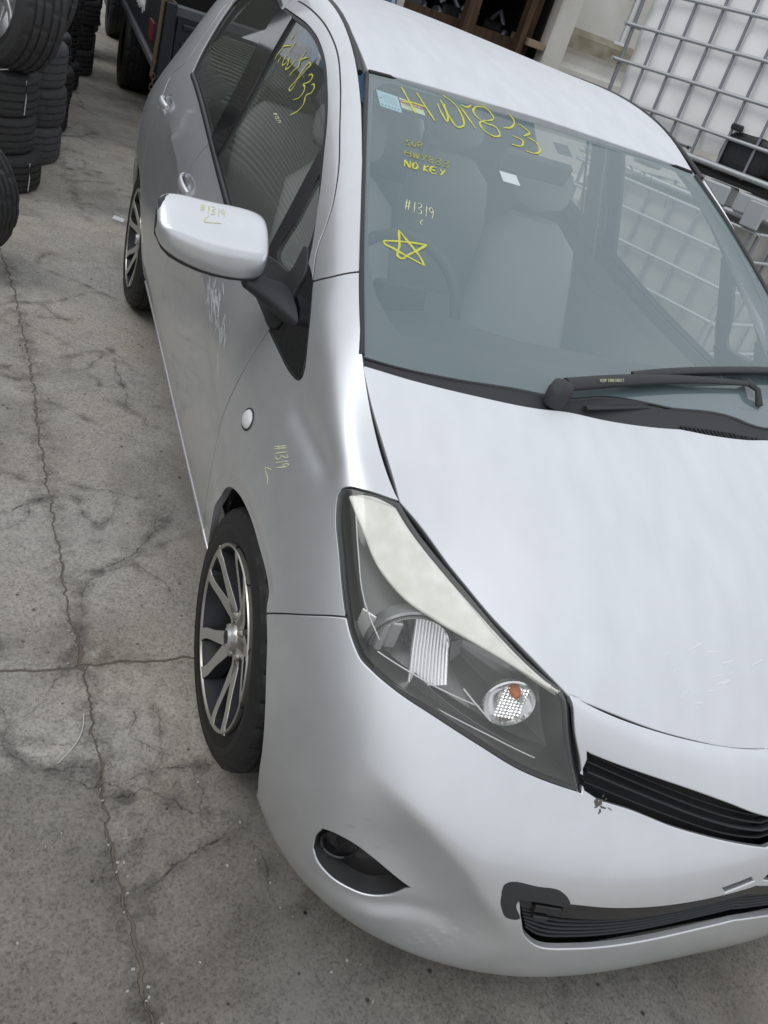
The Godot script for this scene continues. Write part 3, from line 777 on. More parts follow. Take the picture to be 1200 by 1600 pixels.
	for k in 30:
		var sp := side.spot(lerpf(1.6, 8.95, k / 29.0), 10.98)
		strip.append(sp[0] + Vector3(0.007, -0.004, 0))
	pair("roof_gutter", tube(strip, 0.008, 6), M.seal, car)
	var gl := glass_lines()
	half = [back(gl.glass_top), gl.glass_side, gl.glass_foot]
	other = []
	for l in half:
		other.push_front(mirror_line(l, 5.0))
	var pane := loop(half + other)
	obj("windscreen", panel(screen, pane, [], {"inset": 0.0, "deep": 0.0, "cu": 0.2, "cv": 0.2}), M.screen, car)
	half = [back(gl.band_top) , [gl.band_top[0], gl.band_foot[0]], gl.band_foot]
	other = []
	for l in half:
		other.push_front(mirror_line(l, 5.0))
	obj("screen_border", panel(screen, pane, [loop(half + other)], {"inset": 0.0, "deep": 0.0, "lift": -0.004, "cu": 0.2, "cv": 0.2}), M.band, car)
	var edge := []
	for q in Sheet.smooth(gl.glass_side, 5):
		edge.append(screen.spot(q.x, q.y)[0] + Vector3(-0.005, 0.001, 0))
	pair("screen_seal", tube(edge, 0.006, 6), M.seal, car)
	edge = []
	for q in Sheet.smooth(gl.glass_top, 4) + Sheet.smooth(mirror_line(gl.glass_top, 5.0), 4):
		edge.append(screen.spot(q.x, q.y)[0] + Vector3(0, 0.003, -0.006))
	edge.sort_custom(func(a, b): return a.x < b.x)
	obj("screen_seal", tube(edge, 0.005, 6), M.seal, car)
	# side windows
	var wide := drawn_in(side, post, -0.002)
	var past_bar := loop([c.bar_front, [c.bar_front[3], Vector2(c.bar_front[3].x, 6.6), Vector2(12, 6.6)], [Vector2(12, 6.6), Vector2(12, 10.2)], [Vector2(12, 10.2), c.bar_front[0]]])
	var qg := ring(c.quarter_glass, 5)
	var fg: PackedVector2Array = Geometry2D.clip_polygons(Geometry2D.clip_polygons(drawn_in(side, fo, 0.011), wide)[0], past_bar)[0]
	var rg: PackedVector2Array = Geometry2D.clip_polygons(drawn_in(side, ro, 0.011), wide)[0]
	pair("front_window", panel(side, fg, [], {"lift": -0.008, "deep": 0.0, "inset": -0.003}), M.glass, car)
	pair("quarter_window", panel(side, qg, [], {"lift": -0.006, "deep": 0.0, "inset": -0.003}), M.glass, car)
	pair("rear_window", panel(side, rg, [], {"lift": -0.008, "deep": 0.0, "inset": -0.003}), M.glass, car)
	pair("window_trim", panel(side, fo, [fg, qg], {"lift": -0.003, "deep": 0.012, "inset": 0.001}), M.seal, car)
	pair("window_trim", panel(side, ro, [rg], {"lift": -0.003, "deep": 0.012, "inset": 0.001}), M.seal, car)
	pair("door_pillar", panel(side, post, [], {"lift": 0.0012, "deep": 0.006, "inset": 0.001}), M.gloss, car)
	pair("mirror_sail", panel(side, ring(c.mirror_sail, 4), [], {"lift": 0.004, "deep": 0.02, "inset": 0.0, "round": 0.003}), M.trim, car)
	pair("corner_trim", panel(side, ring(c.sail_tip, 4), [], {"lift": -0.002, "deep": 0.02, "inset": 0.001}), M.gloss, car)
	for seg in [c.front_belt, c.rear_belt]:
		var belt := []
		for q in Sheet.smooth(seg, 5):
			if q.x < 10.1:
				belt.append(side.spot(q.x, q.y)[0] + Vector3(0.004, 0.006, 0))
		pair("belt_moulding", tube(belt, 0.011, 8, 0.6, Vector3(-1, 0.3, 0)), M.seal, car)

	headlights(car, c)
	door_furniture(car, c)
	mirrors(car)
	wiper_and_cowl(car, hl, gl)
	cabin(car)
	underside(car, c)
	for w in [[-0.8325, 0.0, -1.0], [-0.83, -2.51, -1.0], [0.8325, 0.0, 1.0], [0.83, -2.51, 1.0]]:
		wheel(car, Vector3(w[0], 0.301, w[1]), w[2])
	# --- marker writing
	var gi := glass_ink()
	obj("marker_writing", strokes(screen, gi.big_plate, 0.0075, 0.001), M.yellow, car)
	obj("marker_star", strokes(screen, gi.star, 0.0075, 0.001), M.yellow, car)
	obj("marker_writing", strokes(screen, gi.faded, 0.0045, 0.001), M.faded, car)
	obj("marker_writing", strokes(screen, gi.no_key, 0.006, 0.001), M.yellow, car)
	obj("marker_writing", strokes(screen, gi.lot, 0.0028, 0.001), M.chalk, car)
	var wi := window_ink()
	obj("marker_writing", strokes(side, wi.window_plate, 0.006, -0.006), M.yellow, car)
	obj("marker_writing", strokes(side, wi.window_lot, 0.0025, -0.006), M.chalk, car)
	obj("marker_writing", strokes(side, wing_ink().wing_lot, 0.003, 0.0005), M.chalk, car)
	obj("marker_writing", strokes(cap, cap_ink().mirror_lot, 0.0028, 0.0005), M.chalk, car)
	obj("marker_writing", strokes(side, far_ink().far_plate, 0.010, -0.006).mirrored(), M.yellow, car)
	# scuffs: pale rubbed marks
	var rng := RandomNumberGenerator.new()
	rng.seed = 77
	var marks := []
	for k in 46:
		var q := Vector2(9.35 + rng.randfn(0, 0.33), 5.72 + rng.randfn(0, 0.24))
		var d := Vector2(rng.randfn(0.12, 0.08), -rng.randf_range(0.1, 0.35))
		marks.append([q, q + d])
	obj("door_scuffs", strokes(side, marks, 0.0022, 0.0002), M.smear, car).set_meta("kind", "stuff")
	marks = []
	for k in 16:
		var q := Vector2(rng.randf_range(5.0, 7.4), rng.randf_range(7.0, 7.9))
		marks.append([q, q + Vector2(rng.randf_range(0.05, 0.3), rng.randf_range(-0.12, 0.02))])
	obj("bonnet_smears", strokes(hood, marks, 0.006, -0.0002), M.smear, car).set_meta("kind", "stuff")
	# stickers
	sticker(car, "registration_label", screen, Vector2(1.69, 1.74), 0.060, 0.066, M.label_blue, -0.006)
	sticker(car, "inspection_label", screen, Vector2(2.14, 1.66), 0.068, 0.042, M.label_white, -0.006)

func sticker(car: Node3D, called: String, s: Sheet, at: Vector2, w: float, h: float, m: Material, lift: float) -> void:
	var sp := s.spot(at.x, at.y)
	var n: Vector3 = sp[1]
	var r := Vector3.RIGHT - n * n.x
	r = r.normalized()
	var u := n.cross(r).normalized()
	var b := Shell.new()
	var c: Vector3 = sp[0] + n * lift
	var ids := []
	for k in [[-1, -1, 0, 1], [1, -1, 1, 1], [1, 1, 1, 0], [-1, 1, 0, 0]]:
		ids.append(b.add(c + r * w * 0.5 * k[0] + u * h * 0.5 * k[1], n, Vector2(k[2], k[3])))
	b.quad(ids[0], ids[1], ids[2], ids[3])
	obj(called, b, m, car)

func fog_pocket(car: Node3D, fog: PackedVector2Array) -> void:
	# a black plastic dish with a blanked round in it
	var r0 := []
	var r1 := []
	var c3 := Vector3.ZERO
	for q in fog:
		c3 += side.base(q.x, q.y) / fog.size()
	for q in fog:
		var sp := side.spot(q.x, q.y)
		r0.append(sp[0] - sp[1] * 0.003)
		r1.append(sp[0].lerp(c3, 0.16) - sp[1] * 0.034)
	pair("fog_lamp_pocket", loft([r0, r1], false), M.black, car)
	var bk := Shell.new()
	for k in r1.size():
		bk.flat([c3 - side.plain_normal(fog[0].x, fog[0].y) * 0.030, r1[k], r1[(k + 1) % r1.size()]])
	pair("fog_lamp_pocket", bk, M.black, car)
	var mid := Vector2.ZERO
	for q in fog:
		mid += q / fog.size()
	mid += Vector2(-0.16, 0.12)
	var sp := side.spot(mid.x, mid.y)
	var n: Vector3 = (sp[1] + Vector3(0, 0, 0.5)).normalized()
	var b := Basis(Quaternion(Vector3(-1, 0, 0), n))
	var s := Shell.new()
	s.join(lathe([Vector2(0.036, -0.002), Vector2(0.034, -0.006), Vector2(0.031, -0.004), Vector2(0.028, 0.012), Vector2(0.0, 0.016)], 32), Transform3D(b, sp[0] - sp[1] * 0.022))
	pair("fog_lamp_blank", s, M.gloss, car)

func grille_bars(car: Node3D, c: Dictionary) -> void:
	# upper grille: two broad blades; lower grille: thin bars and a smooth blanking strip
	var rows := [[7.62, 6.95, 0.009], [7.25, 6.65, 0.012], [6.85, 6.35, 0.016], [6.45, 6.0, 0.009]]
	for r in rows:
		var path := []
		for k in 15:
			var u := lerpf(18.05, 21.0, k / 14.0)
			var sp := side.spot(u, lerpf(r[0], r[1], pow(k / 14.0, 1.6)))
			path.append(sp[0] - sp[1] * 0.026)
		for k in range(13, -1, -1):
			path.append(path[k] * Vector3(-1, 1, 1))
		obj("grille_blade", tube(path, r[2], 8, 0.22, Vector3(0, 0.80, -0.6)), M.trim, car)
	var top: Array = [c.lower_grille[0], c.lower_grille[1], c.lower_grille[2], c.lower_grille[3], c.lower_grille[4], c.lower_grille[5], c.lower_grille[6]]
	var low := [c.lower_grille[13], c.lower_grille[12], c.lower_grille[11], c.lower_grille[10], c.lower_grille[9], c.lower_grille[8], c.lower_grille[7]]
	var t2 := Sheet.smooth(top, 4)
	var l2 := Sheet.smooth(low, 4)
	for k2 in 6:
		var f := 0.04 + k2 * 0.095
		var path := []
		for k in t2.size():
			var q := l2[k].lerp(t2[k], f)
			var sp := side.spot(q.x, q.y)
			path.append(sp[0] - sp[1] * 0.024)
		for k in range(t2.size() - 2, -1, -1):
			path.append(path[k] * Vector3(-1, 1, 1))
		obj("grille_bar", tube(path, 0.0042, 6, 0.7), M.trim, car)
	obj("bumper_core", box(Vector3(0.94, 0.30, 0.05), Vector3(0, 0.36, 0.68), 0.02), M.black, car)
	obj("bumper_undertray", box(Vector3(0.86, 0.02, 0.42), Vector3(0, 0.222, 0.55), 0.005), M.black, car)
	obj("radiator", box(Vector3(0.72, 0.30, 0.04), Vector3(0, 0.56, 0.57), 0.01), M.black, car)
	for d in [[Vector2(18.05, 3.30), Vector3(0.050, 0.016, 0.010)], [Vector2(18.25, 3.42), Vector3(0.026, 0.024, 0.012)], [Vector2(18.02, 3.05), Vector3(0.030, 0.010, 0.010)]]:
		var sp := side.spot(d[0].x, d[0].y)
		var cb := Shell.new()
		cb.join(box(d[1], sp[0] - sp[1] * 0.012, 0.002, Basis.looking_at(-sp[1])))
		pair("tow_cover_clip", cb, M.gloss_trim, car)
	var sh := Shell.new()
	var prev := []
	for k in t2.size():
		var row := []
		for f in [0.62, 1.04]:
			var q := l2[k].lerp(t2[k], f)
			var sp := side.spot(q.x, q.y)
			row.append(sh.add(sp[0] - sp[1] * (0.010 if k > 3 else 0.018), sp[1]))
		if prev:
			sh.quad(prev[0], row[0], row[1], prev[1])
		prev = row
	obj("grille_blank", sh.both(), M.gloss_trim, car)

func headlights(car: Node3D, c: Dictionary) -> void:
	var corner: Vector2 = c.lamp_top[0]
	var front: Vector2 = c.lamp_inner[0]
	var lens_line := loop([c.lamp_top, c.lamp_side, c.lamp_foot, [c.lamp_foot[-1], c.lamp_inner[-1]], back(c.lamp_inner), [front, Vector2(corner.x, 11.0)]])
	pair("headlight_lens", panel(side, lens_line, [], {"inset": 0.004, "deep": 0.012, "round": 0.003, "cu": 0.06, "cv": 0.12}), M.lens, car)
	var rim0 := []
	var rim1 := []
	var mid := Vector3.ZERO
	var trimmed := drawn_in(side, lens_line, 0.010)
	for q in trimmed:
		mid += side.base(q.x, q.y) / trimmed.size()
	var step := maxi(1, int(trimmed.size() / 70.0))
	for k in range(0, trimmed.size(), step):
		var p := side.base(trimmed[k].x, trimmed[k].y) - side.plain_normal(trimmed[k].x, trimmed[k].y) * 0.006
		rim0.append(p)
		rim1.append(p + (mid - p) * 0.10 + Vector3(0.050, -0.052, -0.085))
	pair("headlight_housing", loft([rim0, rim1], false), M.lamp_dark, car)
	var floor_ := Shell.new()
	var cm := Vector3.ZERO
	for p in rim1:
		cm += p / rim1.size()
	for k in rim1.size():
		floor_.flat([cm, rim1[k], rim1[(k + 1) % rim1.size()]])
	pair("headlight_back", floor_, M.lamp_grey, car)
	# dark rim round the lamp
	var gap := []
	for q in lens_line:
		gap.append(side.base(q.x, q.y) - side.plain_normal(q.x, q.y) * 0.012)
	gap.append(gap[0])
	pair("headlight_gasket", tube(gap, 0.006, 5), M.black, car)
	# hazed upper reflector under the top edge of the lens
	var brow: Array = c.lamp_brow
	var upper := loop([brow, [brow[-1], Vector2(front.x, 10.7)], [Vector2(front.x, 10.7), Vector2(corner.x + 0.1, 10.7)], [Vector2(corner.x + 0.1, 10.7), brow[0]]])
	pair("headlight_upper_reflector", panel(side, upper, [], {"inset": 0.002, "deep": 0.012, "lift": -0.007, "round": 0.004}), M.haze, car)
	var rim := []
	for q in Sheet.smooth(brow, 6):
		var sp := side.spot(q.x, q.y)
		rim.append(sp[0] - sp[1] * 0.009)
	pair("headlight_brow", tube(rim, 0.0045, 6), M.haze, car)
	# main reflector: a bowl that looks ahead, with a fluted wall
	var t := Transform3D(Basis.looking_at(Vector3(0.16, 0.02, -1.0)), Vector3(-0.632, 0.668, 0.400))   # -z of the basis points back into the lamp
	var bowl := Shell.new()
	bowl.join(lathe([Vector2(0.075, 0.0), Vector2(0.070, -0.022), Vector2(0.058, -0.042), Vector2(0.040, -0.056), Vector2(0.018, -0.063)], 40), Transform3D(Basis(Vector3.UP, -PI / 2), Vector3.ZERO))
	var bt := Transform3D(t.basis, t.origin)
	var b2 := Shell.new()
	b2.join(bowl, bt)
	pair("headlight_bowl", b2, M.chrome, car)
	var ringm := Shell.new()
	ringm.join(lathe([Vector2(0.073, -0.012), Vector2(0.077, -0.008), Vector2(0.080, -0.012), Vector2(0.080, -0.035)], 40), Transform3D(Basis(Vector3.UP, -PI / 2), Vector3.ZERO))
	b2 = Shell.new()
	b2.join(ringm, bt)
	pair("headlight_bezel", b2, M.dull_chrome, car)
	var fl := Shell.new()
	for k in 11:
		var x := 0.006 + k * 0.0066
		var y1 := 0.056 - 0.016 * pow(x / 0.075, 2.0)
		fl.join(tube([bt * Vector3(x, y1, -0.036), bt * Vector3(x, 0.004, 0.006), bt * Vector3(x, -0.044 + 0.014 * x / 0.07, 0.050)], 0.0042, 8))
	for l in [[c.lamp_line, 0.024, 0.0016], [c.lamp_line_low, 0.020, 0.0014], [c.lamp_divider, 0.016, 0.0018], [c.lamp_side_line, 0.014, 0.0016]]:
		var path := []
		for q in Sheet.smooth(l[0], 5):
			var sp := side.spot(q.x, q.y)
			path.append(sp[0] - sp[1] * l[1])
		pair("headlight_rib", tube(path, l[2], 5), M.lamp_silver, car)
	pair("headlight_fluting", fl, M.flute, car)
	var pr := Shell.new()
	pr.join(box(Vector3(0.022, 0.060, 0.012), bt * Vector3(-0.030, 0.012, -0.022), 0.003, bt.basis))
	pr.join(box(Vector3(0.014, 0.066, 0.016), bt * Vector3(-0.052, 0.012, -0.016), 0.003, bt.basis))
	pair("headlight_divider", pr, M.lamp_silver, car)
	var bulb := Shell.new()
	bulb.join(lathe([Vector2(0.0, 0.03), Vector2(0.008, 0.026), Vector2(0.010, 0.0), Vector2(0.010, -0.03)], 16), Transform3D(bt.basis * Basis(Vector3.UP, -PI / 2), bt * Vector3(0, 0, -0.045)))
	pair("headlight_bulb", bulb, M.gloss, car)
	# stepped chrome panels round the bowl
	for d in [[Vector3(0.060, -0.055, -0.020), Vector3(0.070, 0.035, 0.004), -0.5, 0.3, "lamp_silver"], [Vector3(0.088, 0.010, -0.030), Vector3(0.030, 0.080, 0.004), 0.1, 0.9, "lamp_grey"], [Vector3(0.118, -0.030, -0.030), Vector3(0.050, 0.070, 0.004), -0.35, 0.5, "lamp_silver"], [Vector3(-0.085, 0.000, -0.030), Vector3(0.030, 0.090, 0.004), -0.1, -0.7, "lamp_silver"], [Vector3(-0.005, -0.085, -0.012), Vector3(0.090, 0.030, 0.004), -0.8, 0.0, "lamp_grey"], [Vector3(0.185, -0.060, -0.020), Vector3(0.060, 0.050, 0.004), -0.6, 0.3, "lamp_grey"], [Vector3(0.120, -0.095, -0.020), Vector3(0.100, 0.026, 0.004), -0.9, 0.2, "lamp_silver"]]:
		var bx := Shell.new()
		bx.join(box(d[1], bt * (d[0] as Vector3), 0.0012, bt.basis * Basis(Vector3.UP, d[3]) * Basis(Vector3.RIGHT, d[2])))
		pair("headlight_facet", bx, M[d[4]], car)
	# ribbed shelf below
	var shelf := Shell.new()
	for k in 9:
		var v := 5.98 + k * 0.07
		var path := []
		for q in 10:
			var sp := side.spot(lerpf(15.9, 17.3, q / 9.0), v)
			path.append(sp[0] - sp[1] * (0.062 - 0.0025 * k))
		shelf.join(tube(path, 0.0028, 4))
	pair("headlight_shelf", shelf, M.lamp_dark, car)
	# turn lamp: small bowl, faceted cover, amber bulb
	var tt := Transform3D(Basis.looking_at(Vector3(0.25, -0.15, -1.0)), Vector3(-0.480, 0.665, 0.528))
	var tb := Shell.new()
	tb.join(lathe([Vector2(0.050, 0.004), Vector2(0.047, 0.006), Vector2(0.046, 0.0), Vector2(0.038, -0.020), Vector2(0.020, -0.034), Vector2(0.0, -0.038)], 32), Transform3D(tt.basis * Basis(Vector3.UP, -PI / 2), tt.origin))
	pair("turn_lamp_bowl", tb, M.chrome, car)
	var fc := Shell.new()
	for i in 7:
		for j in 10:
			var p0 := Vector3(-0.012 + i * 0.0068, -0.034 + j * 0.0068, -0.004)
			if p0.length() > 0.042:
				continue
			var tip: Vector3 = tt * (p0 + Vector3(0, 0, 0.0035))
			var cs := []
			for k in [[-1, 0], [0, -1], [1, 0], [0, 1]]:
				cs.append(tt * (p0 + Vector3(k[0], k[1], 0) * 0.0040))
			for k in 4:
				fc.flat([cs[k], cs[(k + 1) % 4], tip])
	pair("turn_lamp_facets", fc, M.flute, car)
	var ab := Shell.new()
	ab.join(lathe([Vector2(0.0, 0.016), Vector2(0.007, 0.013), Vector2(0.010, 0.004), Vector2(0.010, -0.01)], 16), Transform3D(tt.basis * Basis(Vector3.UP, -PI / 2), tt * Vector3(0.002, 0.026, 0.0)))
	pair("turn_lamp_bulb", ab, M.amber, car)

func door_furniture(car: Node3D, c: Dictionary) -> void:
	# handles, turn repeater
	for h in [[Vector2(6.95, 6.02), Vector2(7.18, 6.02)], [Vector2(4.50, 6.12), Vector2(4.74, 6.12)]]:
		var a: Vector2 = h[0]
		var b: Vector2 = h[1]
		var rings := []
		for k in 13:
			var t := k / 12.0
			var q := (a + (a - b) * 0.75).lerp(b + (b - a) * 0.35, t)
			var sp := side.base(q.x, q.y)
			var n := side.plain_normal(q.x, q.y)
			var hgt := 0.003 + 0.022 * pow(sin(PI * clampf(t, 0.02, 0.98)), 0.6)
			var w := 0.010 + 0.006 * sin(PI * t)
			var up := n.cross(Vector3(0, 0, 1)).normalized()
			if up.y < 0:
				up = -up
			var row := []
			for m in 10:
				var an := TAU * m / 10.0
				row.append(sp + n * (hgt + 0.007 * sin(an)) + up * cos(an) * w)
			rings.append(row)
		pair("door_handle", loft(rings), M.silver, car)
	var sp := side.spot(11.37, 5.41)
	var rings := []
	var n: Vector3 = sp[1]
	var f := Vector3(0, 0, 1)
	f = (f - n * n.dot(f)).normalized()
	var u := n.cross(f)
	for k in 6:
		var r := cos(k / 5.0 * PI * 0.49)
		var row := []
		for m in 24:
			var an := TAU * m / 24.0
			row.append(sp[0] + n * (0.011 * sin(k / 5.0 * PI * 0.49) - 0.001) + (f * cos(an) * 0.028 + u * sin(an) * 0.021) * r)
		rings.append(row)
	pair("turn_repeater", loft(rings), M.repeater, car)
	var l := []
	for m in 25:
		var an := TAU * m / 24.0
		l.append(sp[0] + (f * cos(an) * 0.0295 + u * sin(an) * 0.0225) + n * 0.0005)
	pair("repeater_gasket", tube(l, 0.0022, 5), M.seal, car)

func mirrors(car: Node3D) -> void:
	pair("mirror_cap", panel(cap, PackedVector2Array([Vector2(0, 0.3), Vector2(8, 0.3), Vector2(8, 6.25), Vector2(0, 6.25)]), [], {"inset": 0.0, "deep": 0.006, "cu": 0.2, "cv": 0.2}), M.silver, car)
	# black lower shell and the foot on the door
	var rings := []
	for k in 12:
		var t := k / 11.0
		var u := lerpf(0.2, 7.9, t)
		var a := cap.base(u, 6.2)
		var b := cap.base(u, 0.35)
		var m := (a + b) * 0.5
		var row := []
		for q in 14:
			var an := TAU * q / 14.0
			var tip := 1.0 - 0.35 * smoothstep(0.75, 1.0, t)
			row.append(m + (a - m) * cos(an) * 0.97 * tip + Vector3(0, -1, 0) * sin(an) * (0.022 if sin(an) > 0 else 0.04) + Vector3(0, -0.006, 0.0))
		rings.append(row)
	pair("mirror_lower_shell", loft(rings), M.trim, car)
	var foot := []
	for k in 9:
		var t := k / 8.0
		var m := Vector3(-0.862, 0.998, -0.392).lerp(Vector3(-0.752, 0.952, -0.392), t)
		var row := []
		for q in 14:
			var an := TAU * q / 14.0
			row.append(m + Vector3(0, 0, 1) * cos(an) * lerpf(0.042, 0.105, t * t) + Vector3(0, 1, 0) * sin(an) * lerpf(0.018, 0.034, t))
		foot.append(row)
	pair("mirror_foot", loft(foot), M.trim, car)
	var gl := []
	for k in 20:
		var an := TAU * k / 20.0
		gl.append(Vector3(-0.945 + 0.10 * cos(an), 1.065 + 0.05 * sin(an), -0.468))
	var s := Shell.new()
	for k in range(1, 19):
		s.flat([gl[0], gl[k], gl[k + 1]])
	pair("mirror_glass", s, M.chrome, car)

func wiper_and_cowl(car: Node3D, hl: Dictionary, gl: Dictionary) -> void:
	# plastic cowl between glass and bonnet, sunk below both
	var rows := []
	for k in 41:
		var x := lerpf(-0.69, 0.69, k / 40.0)
		var top := Vector3.ZERO
		var bot := Vector3.ZERO
		var best := 9.0
		for q in Sheet.smooth(gl.glass_foot, 6):
			var p := screen.base(q.x, q.y)
			if absf(p.x + absf(x)) < best:
				best = absf(p.x + absf(x))
				top = p
		best = 9.0
		for q in Sheet.smooth(hl.hood_rear, 6):
			var p := hood.base(q.x, q.y)
			if absf(p.x + absf(x)) < best:
				best = absf(p.x + absf(x))
				bot = p
		top.x = x
		bot.x = x
		var row := []
		for t in 6:
			var f := t / 5.0
			row.append(top.lerp(bot, f) + Vector3(0, -0.007 - 0.014 * sin(f * PI * 0.6), 0) if t < 5 else bot + Vector3(0, -0.030, 0.02))
		rows.append(row)
	obj("cowl", loft(rows, false, false), M.trim, car)
	var vent := Shell.new()
	for k in 48:
		var x := 0.02 + k * 0.0125
		var r: Array = rows[clampi(int(round((x + 0.69) / 1.38 * 40.0)), 0, 40)]
		var a: Vector3 = r[2].lerp(r[3], 0.6)
		var b: Vector3 = r[4]
		vent.join(tube([Vector3(x, a.y + 0.004, a.z), Vector3(x + 0.012, b.y + 0.004, b.z)], 0.0030, 4))
	obj("cowl_vent", vent, M.black, car)
	# two-link wiper
	var pv := Vector3(-0.275, 1.052, 0.050)
	var elbow := Vector3(0.30, 1.080, -0.055)
	obj("wiper_pivot", loft([ring_of(pv + Vector3(-0.03, -0.03, 0.012), 0.024, 0.026), ring_of(pv + Vector3(-0.028, 0.0, 0.01), 0.025, 0.024), ring_of(pv + Vector3(-0.02, 0.016, 0.004), 0.022, 0.020), ring_of(pv + Vector3(-0.016, 0.020, 0.002), 0.010, 0.008)]), M.trim, car)
	var arm := []
	var rad := []
	for k in 14:
		var t := k / 13.0
		arm.append(pv.lerp(elbow, t) + Vector3(-0.01, 0.012 + 0.012 * sin(t * PI), 0))
		rad.append(lerpf(0.0165, 0.008, smoothstep(0.1, 1.0, t)))
	obj("wiper_arm", tube(arm, rad, 8, 0.6, Vector3(0, 1, 0.5)), M.trim, car)
	var p2 := Vector3(-0.235, 1.030, 0.075)
	var e2 := Vector3(0.315, 1.052, -0.010)
	obj("wiper_link", tube([p2, p2.lerp(e2, 0.5) + Vector3(0, 0.006, 0), e2], 0.008, 6, 0.6), M.trim, car)
	obj("wiper_joint", tube([elbow + Vector3(0.0, 0.012, -0.012), elbow + Vector3(0.012, 0.008, 0.02), e2 + Vector3(0, 0.008, 0)], [0.013, 0.009, 0.011], 8, 0.7), M.trim, car)
	var blade := []
	var vane := []
	for k in 21:
		var x := lerpf(-0.10, 0.62, k / 20.0)
		var q := Vector2((x + 0.75) / 1.5 * 10.0, (0.004 - 0.24 * maxf(x + 0.13, 0.0) + 1.05) / 1.17 * 8.0)
		var sp := screen.spot(q.x, q.y)
		blade.append(sp[0] + sp[1] * 0.010)
		vane.append(sp[0] + sp[1] * 0.022 + Vector3(0, 0, 0.004))
	obj("wiper_blade", tube(blade, 0.007, 6), M.rubber, car)
	obj("wiper_blade", tube(vane, 0.010, 6, 0.5, Vector3(0, 1, 0.6)), M.trim, car)
	var tm := TextMesh.new()
	tm.text = "YCHP 3780 DIRECT"
	var sf := SystemFont.new()
	sf.font_names = PackedStringArray(["Droid Sans"])
	tm.font = sf
	tm.font_size = 12
	tm.pixel_size = 0.0007
	tm.depth = 0.0006
	var o := obj("arm_print", tm, M.chalk, car, pv.lerp(elbow, 0.19) + Vector3(-0.01, 0.0275, 0.011))
	var ax := (elbow - pv).normalized()
	var nz := Vector3(0, 0.55, 0.85)
	nz = (nz - ax * ax.dot(nz)).normalized()
	o.basis = Basis(ax, nz.cross(ax), nz)

func ring_of(at: Vector3, rx: float, rz: float, n := 16) -> Array:
	var r := []
	for k in n:
		var a := TAU * k / n
		r.append(at + Vector3(cos(a) * rx, 0, sin(a) * rz))
	return r

